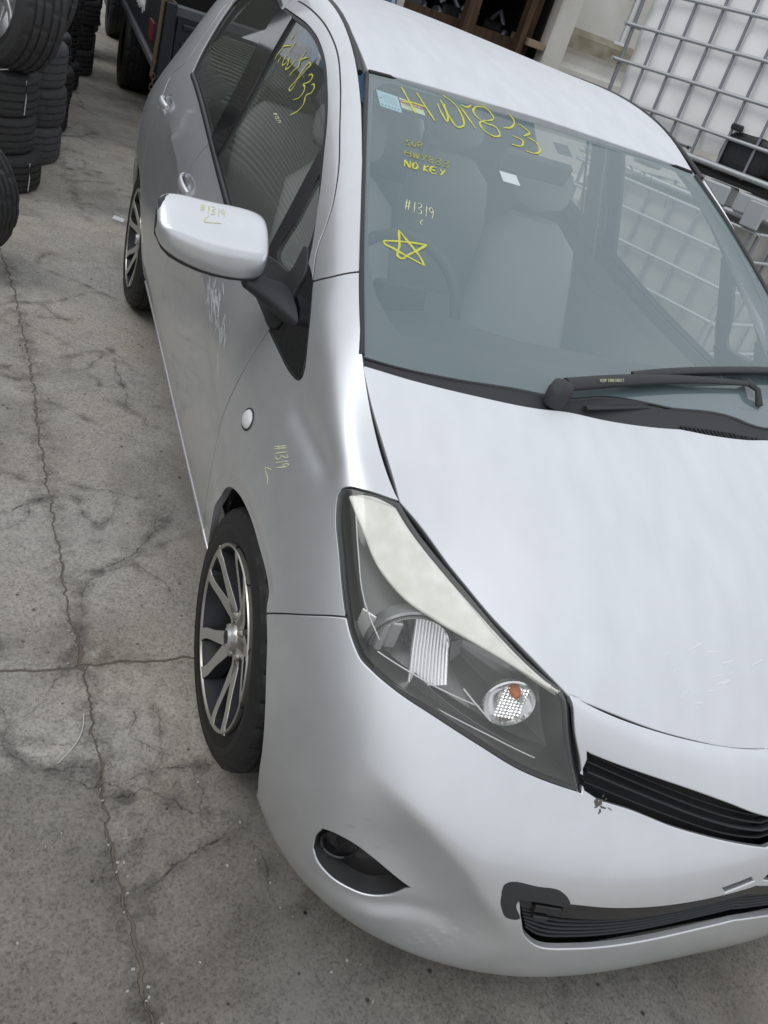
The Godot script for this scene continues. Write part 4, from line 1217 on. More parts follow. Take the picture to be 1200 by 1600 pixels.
func cabin(car: Node3D) -> void:
	# dashboard
	var rows := []
	for k in 15:
		var x := lerpf(-0.70, 0.70, k / 14.0)
		var e := 1.0 - pow(absf(x) / 0.72, 4.0) * 0.25
		var hump := 0.035 * exp(-pow((x + 0.37) / 0.16, 2.0))
		rows.append([Vector3(x, 0.985 * 1.0 - 0.01, -0.03 * e), Vector3(x, 0.975, -0.15), Vector3(x, 0.965 + hump, -0.32), Vector3(x, 0.945 + hump, -0.44), Vector3(x, 0.90 + hump * 0.5, -0.49), Vector3(x, 0.75, -0.50), Vector3(x, 0.55, -0.45)])
	obj("dashboard", loft(rows, false, false), M.dash, car)
	var wh := []
	for k in 41:
		var a := TAU * k / 40.0
		wh.append(Vector3(-0.37, 0.90, -0.66) + Vector3(cos(a) * 0.185, sin(a) * 0.185 * 0.90, -sin(a) * 0.185 * 0.42))
	obj("steering_wheel", tube(wh, 0.016, 8), M.cloth_dark, car)
	obj("steering_wheel_hub", box(Vector3(0.15, 0.13, 0.05), Vector3(-0.37, 0.90, -0.65), 0.02, Basis(Vector3.RIGHT, -0.4)), M.cloth_dark, car)
	for s in [[-0.37, "driver"], [0.37, "passenger"]]:
		for r in [[-1.15, 0.0], [-1.95, 0.0]]:
			var x: float = s[0]
			var z: float = r[0]
			var bk := []
			for k in 9:
				var t := k / 8.0
				var w := 0.225 * (1.0 - 0.25 * t * t) * (0.6 if k == 8 else 1.0) * (0.8 if k == 0 else 1.0)
				var d := 0.075 * (0.5 if k == 8 else 1.0)
				var row := []
				for q in 16:
					var a := TAU * q / 16.0
					var ca := signf(cos(a)) * pow(absf(cos(a)), 0.55)
					var sa := signf(sin(a)) * pow(absf(sin(a)), 0.7)
					row.append(Vector3(x + ca * w, 0.50 + t * 0.56, z - t * 0.20 + sa * d))
				bk.append(row)
			obj("seat_back", loft(bk), M.cloth, car)
			var hd := []
			for k in 7:
				var t := k / 6.0
				var sc := sqrt(maxf(0.02, 1.0 - pow(2.0 * t - 1.0, 4.0)))
				var row := []
				for q in 14:
					var a := TAU * q / 14.0
					row.append(Vector3(x + cos(a) * 0.125 * sc, 1.08 + t * 0.17, z - 0.21 - t * 0.03 + sin(a) * 0.045 * sc))
				hd.append(row)
			obj("head_rest", loft(hd), M.cloth, car)
			obj("seat_cushion", box(Vector3(0.46, 0.16, 0.50), Vector3(x, 0.46, z + 0.26), 0.05), M.cloth, car)
	obj("cabin_floor", box(Vector3(1.40, 0.05, 2.6), Vector3(0, 0.27, -1.5), 0.01), M.cloth_dark, car)
	obj("luggage_cover", box(Vector3(1.20, 0.04, 0.55), Vector3(0, 0.88, -2.55), 0.01), M.cloth_dark, car)
	# head lining and pillars seen from inside
	var lin := Shell.new()
	lin.join(panel(roof, PackedVector2Array([Vector2(0.9, 1.2), Vector2(7.1, 1.2), Vector2(7.1, 11.2), Vector2(0.9, 11.2)]), [], {"inset": 0.0, "deep": 0.0, "lift": -0.035, "cu": 0.3, "cv": 0.3}))
	obj("head_lining", lin, M.lining, car)
	pair("pillar_lining", panel(side, PackedVector2Array([Vector2(6.0, 9.8), Vector2(12.0, 9.8), Vector2(12.3, 10.8), Vector2(6.0, 10.8)]), [], {"inset": 0.0, "deep": 0.0, "lift": -0.03, "cu": 0.2, "cv": 0.2}), M.lining, car)
	pair("door_lining", panel(side, PackedVector2Array([Vector2(3.4, 2.0), Vector2(11.0, 2.0), Vector2(11.0, 6.9), Vector2(3.4, 6.9)]), [], {"inset": 0.0, "deep": 0.0, "lift": -0.05, "cu": 0.3, "cv": 0.3}), M.lining, car)
	pair("pillar_lining", panel(side, PackedVector2Array([Vector2(6.55, 6.8), Vector2(7.0, 6.8), Vector2(7.05, 10.2), Vector2(6.6, 10.2)]), [], {"inset": 0.0, "deep": 0.01, "lift": -0.035, "cu": 0.2, "cv": 0.3}), M.lining, car)
	pair("rear_lining", panel(side, PackedVector2Array([Vector2(0.3, 6.8), Vector2(4.4, 6.8), Vector2(4.7, 10.5), Vector2(0.3, 10.5)]), [], {"inset": 0.0, "deep": 0.0, "lift": -0.035, "cu": 0.3, "cv": 0.3}), M.lining, car)
	# rear-view mirror and its sheet of paper
	obj("inner_mirror", box(Vector3(0.22, 0.06, 0.03), Vector3(0.0, 1.30, -0.85), 0.012, Basis(Vector3.RIGHT, 0.25)), M.cloth_dark, car)
	sticker(car, "white_tag", screen, Vector2(3.78, 2.78), 0.052, 0.042, M.white, -0.008)
	sticker(car, "sensor_patch", screen, Vector2(5.37, 1.43), 0.052, 0.055, M.trim, -0.005)
	# tailgate window and tail lamps
	var tg := Shell.new()
	tg.flat([Vector3(-0.50, 1.40, -3.02), Vector3(0.50, 1.40, -3.02), Vector3(0.62, 1.02, -3.14), Vector3(-0.62, 1.02, -3.14)])
	obj("tailgate_window", tg, M.glass, car)
	var tail := Shell.new()
	tail.flat([Vector3(-0.63, 1.02, -3.13), Vector3(0.63, 1.02, -3.13), Vector3(0.70, 0.25, -3.16), Vector3(-0.70, 0.25, -3.16)])
	obj("tailgate", tail, M.silver, car)
	pair("tail_lamp", panel(side, PackedVector2Array([Vector2(0.15, 5.6), Vector2(1.35, 5.6), Vector2(1.5, 6.9), Vector2(0.2, 7.2)]), [], {"lift": 0.004, "deep": 0.01}), M.red, car)

func underside(car: Node3D, c: Dictionary) -> void:
	obj("floor_pan", box(Vector3(1.36, 0.06, 3.7), Vector3(0, 0.235, -1.28), 0.02), M.black, car)
	for w in [[0.0, "front"], [-2.51, "rear"]]:
		var rows := []
		for k in 25:
			var an := lerpf(0.18, PI - 0.18, k / 24.0)
			var row := []
			for q in [Vector2(0.12, 0.30), Vector2(0.345, 0.30), Vector2(0.350, 0.17), Vector2(0.350, 0.04)]:
				row.append(Vector3(-0.825 + q.y, 0.315 + sin(an) * q.x, w[0] + cos(an) * q.x))
			rows.append(row)
		pair("wheel_arch_liner", loft(rows, false, false), M.black, car)
	obj("engine_bay_liner", box(Vector3(0.95, 0.30, 0.6), Vector3(0, 0.48, 0.0), 0.05), M.black, car)
	# cracked paint by the lamp
	var sp := side.spot(18.25, 6.15)
	var chip := Shell.new()
	var rng := RandomNumberGenerator.new()
	rng.seed = 4
	for k in 22:
		var q := Vector2(18.16 + absf(rng.randfn(0, 0.07)), 6.0 + rng.randfn(0, 0.14))
		var s2 := side.spot(q.x, q.y)
		chip.join(box(Vector3(rng.randf_range(0.003, 0.010), 0.0008, rng.randf_range(0.0015, 0.004)), s2[0] + s2[1] * 0.0008, 0.0003, Basis(Quaternion(Vector3.UP, s2[1])) * Basis(Vector3.UP, rng.randf() * TAU)))
	obj("paint_damage", chip, M.chip, car)

func tyre_shell(r: float, w: float, rim: float, seed_: int, n := 144) -> Shell:
	# tyre about the x axis, outer face towards -x, centred on the tread
	var s := Shell.new()
	var h := w * 0.5
	var prof := [Vector2(rim - 0.004, -h * 0.80), Vector2(rim + 0.006, -h * 0.90), Vector2(rim + (r - rim) * 0.35, -h * 1.02), Vector2(rim + (r - rim) * 0.55, -h * 1.04), Vector2(rim + (r - rim) * 0.58, -h * 1.055), Vector2(rim + (r - rim) * 0.62, -h * 1.04), Vector2(r - 0.020, -h * 0.97), Vector2(r - 0.008, -h * 0.88)]
	var tread := []
	var grooves := [-0.56, -0.2, 0.2, 0.56]
	for g in grooves:
		tread.append(Vector2(r - 0.002 * absf(g), h * (g - 0.06)))
		tread.append(Vector2(r - 0.009, h * (g - 0.045)))
		tread.append(Vector2(r - 0.009, h * (g + 0.045)))
		tread.append(Vector2(r - 0.002 * absf(g), h * (g + 0.06)))
	var full: Array = prof + [Vector2(r - 0.003, -h * 0.76)] + tread + [Vector2(r - 0.003, h * 0.76)]
	for k in range(prof.size() - 1, -1, -1):
		full.append(Vector2(prof[k].x, -prof[k].y))
	var m := full.size()
	# lateral slits by lowering every fifth step on the ribs
	var ids := []
	for t in n + 1:
		var a := TAU * t / n
		var dir := Vector3(0, cos(a), sin(a))
		var row := []
		for k in m:
			var q: Vector2 = full[k]
			var rr := q.x
			var band := 0 if k < prof.size() + 3 else (1 if k < prof.size() + 11 else 2)
			var phase := (t + (2 if band == 1 else 0) + seed_) % 6
			if rr > r - 0.0045 and phase == 0 and k > prof.size() - 1 and k < m - prof.size():
				rr -= 0.006
			if k == prof.size() - 1 or k == m - prof.size():
				if phase <= 1:
					rr -= 0.0035
			row.append(dir * rr + Vector3(q.y, 0, 0))
		ids.append(row)
	for t in n:
		for k in m - 1:
			var p1: Vector3 = ids[t][k]
			var p2: Vector3 = ids[t][k + 1]
			var p3: Vector3 = ids[t + 1][k + 1]
			var p4: Vector3 = ids[t + 1][k]
			var g := (p3 - p1).cross(p4 - p2)
			if g.length() < 1e-12:
				continue
			g = g.normalized()
			var mid := (p1 + p3) * 0.5
			if g.dot(Vector3(signf(mid.x) * (1.0 if absf(mid.x) > h * 0.7 else 0.0), mid.y, mid.z)) < 0.0:
				g = -g
			# smooth on the side wall, faceted on the tread
			if k < prof.size() - 2 or k > m - prof.size():
				var a1 := TAU * t / n
				var a2 := TAU * (t + 1) / n
				var lx := g.x
				var lr := sqrt(maxf(0.0, 1.0 - lx * lx))
				var n1 := Vector3(lx, cos(a1) * lr, sin(a1) * lr)
				var n2 := Vector3(lx, cos(a2) * lr, sin(a2) * lr)
				s.quad(s.add(p1, n1), s.add(p2, n1), s.add(p3, n2), s.add(p4, n2))
			else:
				s.quad(s.add(p1, g), s.add(p2, g), s.add(p3, g), s.add(p4, g))
	return s

func wheel(car: Node3D, at: Vector3, out: float) -> void:
	var w := Node3D.new()
	w.name = "wheel"
	var k0 := 0
	while car.has_node(NodePath(w.name)):
		k0 += 1
		w.name = "wheel_%03d" % k0
	car.add_child(w, true)
	w.position = at
	# built with its outer face towards -x, the face at x = 0
	var f := Transform3D(Basis.from_scale(Vector3(-out, 1, 1)) if out > 0.0 else Basis.IDENTITY, Vector3.ZERO)
	var put := func(called: String, s: Shell, m: Material) -> void:
		var k := Shell.new()
		k.join(s, f)
		obj(called, k, m, w)
	var ty := Shell.new()
	ty.join(tyre_shell(0.301, 0.195, 0.212, 0, 180), Transform3D(Basis.IDENTITY, Vector3(0.100, 0, 0)))
	put.call("tyre", ty, M.rubber)
	# rim: machined lip, dark barrel
	put.call("rim_lip", lathe([Vector2(0.2140, 0.012), Vector2(0.2145, 0.002), Vector2(0.2128, -0.001), Vector2(0.2090, 0.000), Vector2(0.2065, 0.004)], 96, 20.0), M.machined)
	put.call("rim_barrel", lathe([Vector2(0.206, 0.004), Vector2(0.202, 0.020), Vector2(0.192, 0.045), Vector2(0.184, 0.10), Vector2(0.186, 0.19)], 72), M.gunmetal)
	var disc := Shell.new()
	disc.join(lathe([Vector2(0.0, 0.085), Vector2(0.065, 0.085), Vector2(0.070, 0.105), Vector2(0.125, 0.105), Vector2(0.127, 0.112), Vector2(0.127, 0.125), Vector2(0.0, 0.126)], 60))
	put.call("brake_disc", disc, M.disc)
	put.call("brake_shield", lathe([Vector2(0.0, 0.150), Vector2(0.185, 0.150), Vector2(0.19, 0.17)], 40), M.black)
	for k in 5:
		var a := PI * 0.5 + TAU * k / 5.0 + 0.04
		var body := Shell.new()
		var face := Shell.new()
		for sg in [-1.0, 1.0]:
			# each spoke forks into two arms that reach the lip
			var pts := []
			for t in 11:
				var r := lerpf(0.030, 0.208, t / 10.0)
				var fork := clampf((r - 0.066) / 0.10, 0.0, 1.0)
				var off: float = sg * (0.007 + 0.034 * fork + 0.008 * smoothstep(0.13, 0.21, r))
				var x := 0.040 - 0.038 * clampf((r - 0.05) / 0.15, 0.0, 1.0) - 0.010 * (1.0 - smoothstep(0.03, 0.06, r))
				var half_w := lerpf(0.020, 0.0138, smoothstep(0.06, 0.15, r)) + 0.004 * smoothstep(0.19, 0.208, r)
				pts.append([r, off, x, half_w])
			var rows := []
			var frow := []
			for p in pts:
				var dirv := Vector3(0, sin(a), cos(a))
				var lat := Vector3(0, cos(a), -sin(a))
				var c0: Vector3 = dirv * p[0] + lat * p[1]
				var hw: float = p[3]
				rows.append([c0 + lat * hw + Vector3(p[2], 0, 0), c0 + lat * (hw + 0.005) + Vector3(p[2] + 0.034, 0, 0), c0 - lat * (hw + 0.005) + Vector3(p[2] + 0.034, 0, 0), c0 - lat * hw + Vector3(p[2], 0, 0)])
				frow.append([c0 + lat * (hw - 0.0006) + Vector3(p[2] - 0.0016, 0, 0), c0 + lat * hw + Vector3(p[2] - 0.0004, 0, 0), c0 - lat * hw + Vector3(p[2] - 0.0004, 0, 0), c0 - lat * (hw - 0.0006) + Vector3(p[2] - 0.0016, 0, 0)])
			for i in 10:
				for q in 4:
					body.flat([rows[i][q], rows[i][(q + 1) % 4], rows[i + 1][(q + 1) % 4], rows[i + 1][q]])
				for q in 4:
					face.flat([frow[i][q], frow[i][(q + 1) % 4], frow[i + 1][(q + 1) % 4], frow[i + 1][q]])
		put.call("spoke", body, M.gunmetal)
		put.call("spoke_face", face, M.spoke_face)
	put.call("hub", lathe([Vector2(0.0, 0.020), Vector2(0.026, 0.021), Vector2(0.030, 0.026), Vector2(0.036, 0.040), Vector2(0.060, 0.052), Vector2(0.064, 0.08)], 40), M.machined)
	put.call("centre_cap", lathe([Vector2(0.0, 0.008), Vector2(0.019, 0.010), Vector2(0.024, 0.016), Vector2(0.025, 0.03)], 32), M.silver)
	put.call("cap_badge", lathe([Vector2(0.0, 0.0072), Vector2(0.016, 0.0085), Vector2(0.0165, 0.0105)], 28), M.gunmetal)
	for k in 5:
		var a := PI * 0.5 + TAU * (k + 0.5) / 5.0
		var nut := Shell.new()
		nut.join(lathe([Vector2(0.0, 0.022), Vector2(0.006, 0.023), Vector2(0.0095, 0.027), Vector2(0.0105, 0.032), Vector2(0.0105, 0.055)], 6, 10.0), Transform3D(Basis.IDENTITY, Vector3(0, sin(a), cos(a)) * 0.050))
		put.call("wheel_nut", nut, M.machined)
# ------------------------------------------------------------------ helpers
class Sheet:
	var p := PackedVector3Array()
	var nu := 0
	var nv := 0
	var turn := 1.0     # -1 where the sheet's front is its other side
	var creases := []   # dents, ridges and folds pressed into the sheet

	func _init(rows: Array) -> void:
		nu = rows.size()
		nv = rows[0].size()
		for i in range(-1, nu + 1):
			for j in range(-1, nv + 1):
				p.append(pick(rows, i, j))

	func pick(rows: Array, i: int, j: int) -> Vector3:
		if i < 0:
			return 2.0 * pick(rows, 0, j) - pick(rows, 1, j)
		if i >= nu:
			return 2.0 * pick(rows, nu - 1, j) - pick(rows, nu - 2, j)
		if j < 0:
			return 2.0 * rows[i][0] - rows[i][1]
		if j >= nv:
			return 2.0 * rows[i][nv - 1] - rows[i][nv - 2]
		return rows[i][j]

	func base(u: float, v: float) -> Vector3:
		var i := clampi(int(floor(u)), 0, nu - 2)
		var j := clampi(int(floor(v)), 0, nv - 2)
		var s := u - i
		var t := v - j
		var s2 := s * s
		var s3 := s2 * s
		var t2 := t * t
		var t3 := t2 * t
		var a0 := (1.0 - 3.0 * s + 3.0 * s2 - s3) / 6.0
		var a1 := (3.0 * s3 - 6.0 * s2 + 4.0) / 6.0
		var a2 := (-3.0 * s3 + 3.0 * s2 + 3.0 * s + 1.0) / 6.0
		var a3 := s3 / 6.0
		var b0 := (1.0 - 3.0 * t + 3.0 * t2 - t3) / 6.0
		var b1 := (3.0 * t3 - 6.0 * t2 + 4.0) / 6.0
		var b2 := (-3.0 * t3 + 3.0 * t2 + 3.0 * t + 1.0) / 6.0
		var b3 := t3 / 6.0
		var w := nv + 2
		var k := i * w + j
		var r := a0 * (b0 * p[k] + b1 * p[k + 1] + b2 * p[k + 2] + b3 * p[k + 3])
		k += w
		r += a1 * (b0 * p[k] + b1 * p[k + 1] + b2 * p[k + 2] + b3 * p[k + 3])
		k += w
		r += a2 * (b0 * p[k] + b1 * p[k + 1] + b2 * p[k + 2] + b3 * p[k + 3])
		k += w
		r += a3 * (b0 * p[k] + b1 * p[k + 1] + b2 * p[k + 2] + b3 * p[k + 3])
		return r

	func plain_normal(u: float, v: float) -> Vector3:
		var e := 0.02
		return (base(u + e, v) - base(u - e, v)).cross(base(u, v + e) - base(u, v - e)).normalized() * turn

	func crease(line: Array, shape: Callable, reach: float, fade := 0.12) -> void:
		var flat := PackedVector2Array()
		var at := PackedVector3Array()
		var run := PackedFloat32Array()
		var far := 0.0
		for q in smooth(line, 6):
			flat.append(q)
			at.append(base(q.x, q.y))
			if at.size() > 1:
				far += at[-1].distance_to(at[-2])
			run.append(far)
		var box := AABB(at[0], Vector3.ZERO)
		for q in at:
			box = box.expand(q)
		creases.append({"flat": flat, "at": at, "run": run, "box": box.grow(reach), "shape": shape, "reach": reach, "fade": fade, "far": far})

	static func smooth(line: Array, n: int) -> PackedVector2Array:
		var out := PackedVector2Array()
		if line.size() < 3:
			for k in n * 3 + 1:
				out.append((line[0] as Vector2).lerp(line[-1], k / (n * 3.0)))
			return out
		for i in line.size() - 1:
			var a: Vector2 = line[i]
			var b: Vector2 = line[i + 1]
			var before: Vector2 = line[i - 1] if i > 0 else a - (b - a)
			var after: Vector2 = line[i + 2] if i + 2 < line.size() else b + (b - a)
			var d1 := maxf((a - before).length(), 1e-4)
			var d2 := maxf((b - a).length(), 1e-4)
			var d3 := maxf((after - b).length(), 1e-4)
			var m1 := ((a - before) / d1 * d2 + (b - a) / d2 * d1) / (d1 + d2) * d2
			var m2 := ((b - a) / d2 * d3 + (after - b) / d3 * d2) / (d2 + d3) * d2
			for k in n:
				var t := float(k) / n
				var t2 := t * t
				var t3 := t2 * t
				out.append((2 * t3 - 3 * t2 + 1) * a + (t3 - 2 * t2 + t) * m1 + (3 * t2 - 2 * t3) * b + (t3 - t2) * m2)
		out.append(line[-1])
		return out

	func pressed(u: float, v: float) -> Vector3:
		var q := base(u, v)
		if creases.is_empty():
			return q
		var d := 0.0
		for c in creases:
			if not (c.box as AABB).has_point(q):
				continue
			var near := 1e9
			var along := 0.0
			var side := 1.0
			var at: PackedVector3Array = c.at
			for k in at.size() - 1:
				var ab := at[k + 1] - at[k]
				var t := clampf((q - at[k]).dot(ab) / ab.length_squared(), 0.0, 1.0)
				var r := q.distance_squared_to(at[k] + ab * t)
				if r < near:
					near = r
					along = lerpf(c.run[k], c.run[k + 1], t)
					var f: Vector2 = c.flat[k + 1] - c.flat[k]
					side = 1.0 if f.cross(Vector2(u, v) - c.flat[k]) > 0.0 else -1.0
			near = sqrt(near)
			if near > c.reach:
				continue
			var ends := 1.0
			if c.fade > 0.0:
				ends = smoothstep(0.0, c.fade, along) * smoothstep(0.0, c.fade, c.far - along)
			d += (c.shape as Callable).call(near * side) * ends
		return q + plain_normal(u, v) * d if d != 0.0 else q

	func spot(u: float, v: float) -> Array:
		var e := 0.012
		var q := pressed(u, v)
		var n: Vector3
		if creases.is_empty():
			n = plain_normal(u, v)
		else:
			n = (pressed(u + e, v) - pressed(u - e, v)).cross(pressed(u, v + e) - pressed(u, v - e)).normalized() * turn
		return [q, n]


class Shell:
	# triangles gathered for one mesh
	var v := PackedVector3Array()
	var n := PackedVector3Array()
	var uv := PackedVector2Array()
	var ix := PackedInt32Array()

	func add(at: Vector3, nor: Vector3, t := Vector2.ZERO) -> int:
		v.append(at)
		n.append(nor)
		uv.append(t)
		return v.size() - 1

	func tri(a: int, b: int, c: int) -> void:
		if a == b or b == c or a == c:
			return
		var g := (v[b] - v[a]).cross(v[c] - v[a])
		if g.dot(n[a] + n[b] + n[c]) > 0.0:
			ix.append_array(PackedInt32Array([a, c, b]))
		else:
			ix.append_array(PackedInt32Array([a, b, c]))

	func quad(a: int, b: int, c: int, d: int) -> void:
		tri(a, b, c)
		tri(a, c, d)

	func flat(pts: Array) -> void:
		var g: Vector3 = (pts[1] - pts[0]).cross(pts[2] - pts[0]).normalized()
		var first := v.size()
		for q in pts:
			add(q, g)
		for k in range(1, pts.size() - 1):
			tri(first, first + k, first + k + 1)

	func join(other: Shell, t := Transform3D.IDENTITY) -> void:
		var first := v.size()
		var flip := t.basis.determinant() < 0.0
		for k in other.v.size():
			add(t * other.v[k], (t.basis * other.n[k]).normalized(), other.uv[k])
		for k in range(0, other.ix.size(), 3):
			var a := first + other.ix[k]
			var b := first + other.ix[k + 1]
			var c := first + other.ix[k + 2]
			ix.append_array(PackedInt32Array([a, c, b] if flip else [a, b, c]))

	func mirrored() -> Shell:
		var s := Shell.new()
		s.join(self, Transform3D(Basis.from_scale(Vector3(-1, 1, 1)), Vector3.ZERO))
		return s

	func both() -> Shell:
		var s := Shell.new()
		s.join(self)
		s.join(self, Transform3D(Basis.from_scale(Vector3(-1, 1, 1)), Vector3.ZERO))
		return s

	func mesh() -> ArrayMesh:
		var a := []
		a.resize(Mesh.ARRAY_MAX)
		a[Mesh.ARRAY_VERTEX] = v
		a[Mesh.ARRAY_NORMAL] = n
		a[Mesh.ARRAY_TEX_UV] = uv
		a[Mesh.ARRAY_TEX_UV2] = uv
		a[Mesh.ARRAY_INDEX] = ix
		var m := ArrayMesh.new()
		m.add_surface_from_arrays(Mesh.PRIMITIVE_TRIANGLES, a)
		return m


var names := {}
var M := {}

func numbered(called: String) -> String:
	names[called] = names.get(called, -1) + 1
	return called if names[called] == 0 else "%s_%03d" % [called, names[called]]

func obj(called: String, s, m: Material, parent: Node = self, at := Vector3.ZERO, turn := Vector3.ZERO) -> MeshInstance3D:
	var o := MeshInstance3D.new()
	o.name = numbered(called) if parent == self else called
	o.mesh = s.mesh() if s is Shell else s
	o.material_override = m
	o.position = at
	o.rotation = turn
	if parent != self:
		var k := 0
		while parent.has_node(NodePath(o.name)):
			k += 1
			o.name = "%s_%03d" % [called, k]
	parent.add_child(o, true)
	return o

func thing(called: String, label: String, category: String, at := Vector3.ZERO, turn := Vector3.ZERO, group := "") -> Node3D:
	var o := Node3D.new()
	o.name = numbered(called)
	add_child(o, true)
	o.position = at
	o.rotation = turn
	tag(o, label, category, group)
	return o

func tag(o: Node, label: String, category := "", group := "") -> Node:
	o.set_meta("label", label)
	if category:
		o.set_meta("category", category)
	if group:
		o.set_meta("group", group)
	return o

func copy_of(root: Node3D, at: Vector3, turn: Vector3, label: String) -> Node3D:
	var r: Node3D = root.duplicate()
	r.name = numbered(String(root.name).rstrip("0123456789").trim_suffix("_"))
	add_child(r, true)
	r.position = at
	r.rotation = turn
	r.set_meta("label", label)
	return r

func structure(o: Node, label: String) -> Node:
	o.set_meta("kind", "structure")
	o.set_meta("label", label)
	return o

# ------------------------------------------------------------------ cutting panels out of a sheet
func even_sheet(x0: float, x1: float, z0: float, z1: float, half: Array) -> Array:
	var rows := []
	var n := half.size() * 2 - 1
	for i in n:
		var h: Array = half[i] if i < half.size() else half[n - 1 - i]
		var row := []
		for k in h.size():
			row.append(Vector3(lerpf(x0, x1, float(i) / (n - 1)), h[k], lerpf(z0, z1, float(k) / (h.size() - 1))))
		rows.append(row)
	return rows

func loop(parts: Array, n := 6) -> PackedVector2Array:
	# joins seam lines end to end; each is smooth, the joints stay corners
	var out := PackedVector2Array()
	for line in parts:
		for q in Sheet.smooth(line, n):
			if out.is_empty() or out[-1].distance_to(q) > 0.002:
				out.append(q)
	if out[0].distance_to(out[-1]) < 0.002:
		out.remove_at(out.size() - 1)
	return out

func ring(line: Array, n := 5) -> PackedVector2Array:
	# a closed smooth line
	var l := line.duplicate()
	l.append(line[0])
	return loop([l], n)

func back(line: Array) -> Array:
	var l := line.duplicate()
	l.reverse()
	return l

func area(l: PackedVector2Array) -> float:
	var a := 0.0
	for k in l.size():
		a += l[k].cross(l[(k + 1) % l.size()])
	return a * 0.5

func drawn_in(s: Sheet, l: PackedVector2Array, by: float) -> PackedVector2Array:
	# the outline moved into the panel by so many metres, measured on the sheet
	if by == 0.0:
		return l
	var out := PackedVector2Array()
	var sign := 1.0 if area(l) > 0.0 else -1.0
	var n := l.size()
	var e := 0.02
	for k in n:
		var a := l[(k + n - 1) % n]
		var b := l[k]
		var c := l[(k + 1) % n]
		var q := s.base(b.x, b.y)
		var su := (s.base(b.x + e, b.y) - s.base(b.x - e, b.y)) / (2 * e)
		var sv := (s.base(b.x, b.y + e) - s.base(b.x, b.y - e)) / (2 * e)
		var nor := su.cross(sv).normalized()
		var t1 := (q - s.base(a.x, a.y)).normalized()
		var t2 := (s.base(c.x, c.y) - q).normalized()
		var i1 := nor.cross(t1) * sign
		var i2 := nor.cross(t2) * sign
		var m := i1 + i2
		if m.length() < 0.2:
			m = i1
		m = m.normalized()
		var d := m * by / maxf(m.dot(i1), 0.5)
		var uu := su.dot(su)
		var uvd := su.dot(sv)
		var vv := sv.dot(sv)
		var det := uu * vv - uvd * uvd
		if det < 1e-9:
			out.append(b)
			continue
		var ru := d.dot(su)
		var rv := d.dot(sv)
		out.append(b + Vector2((ru * vv - rv * uvd) / det, (rv * uu - ru * uvd) / det))
	return out

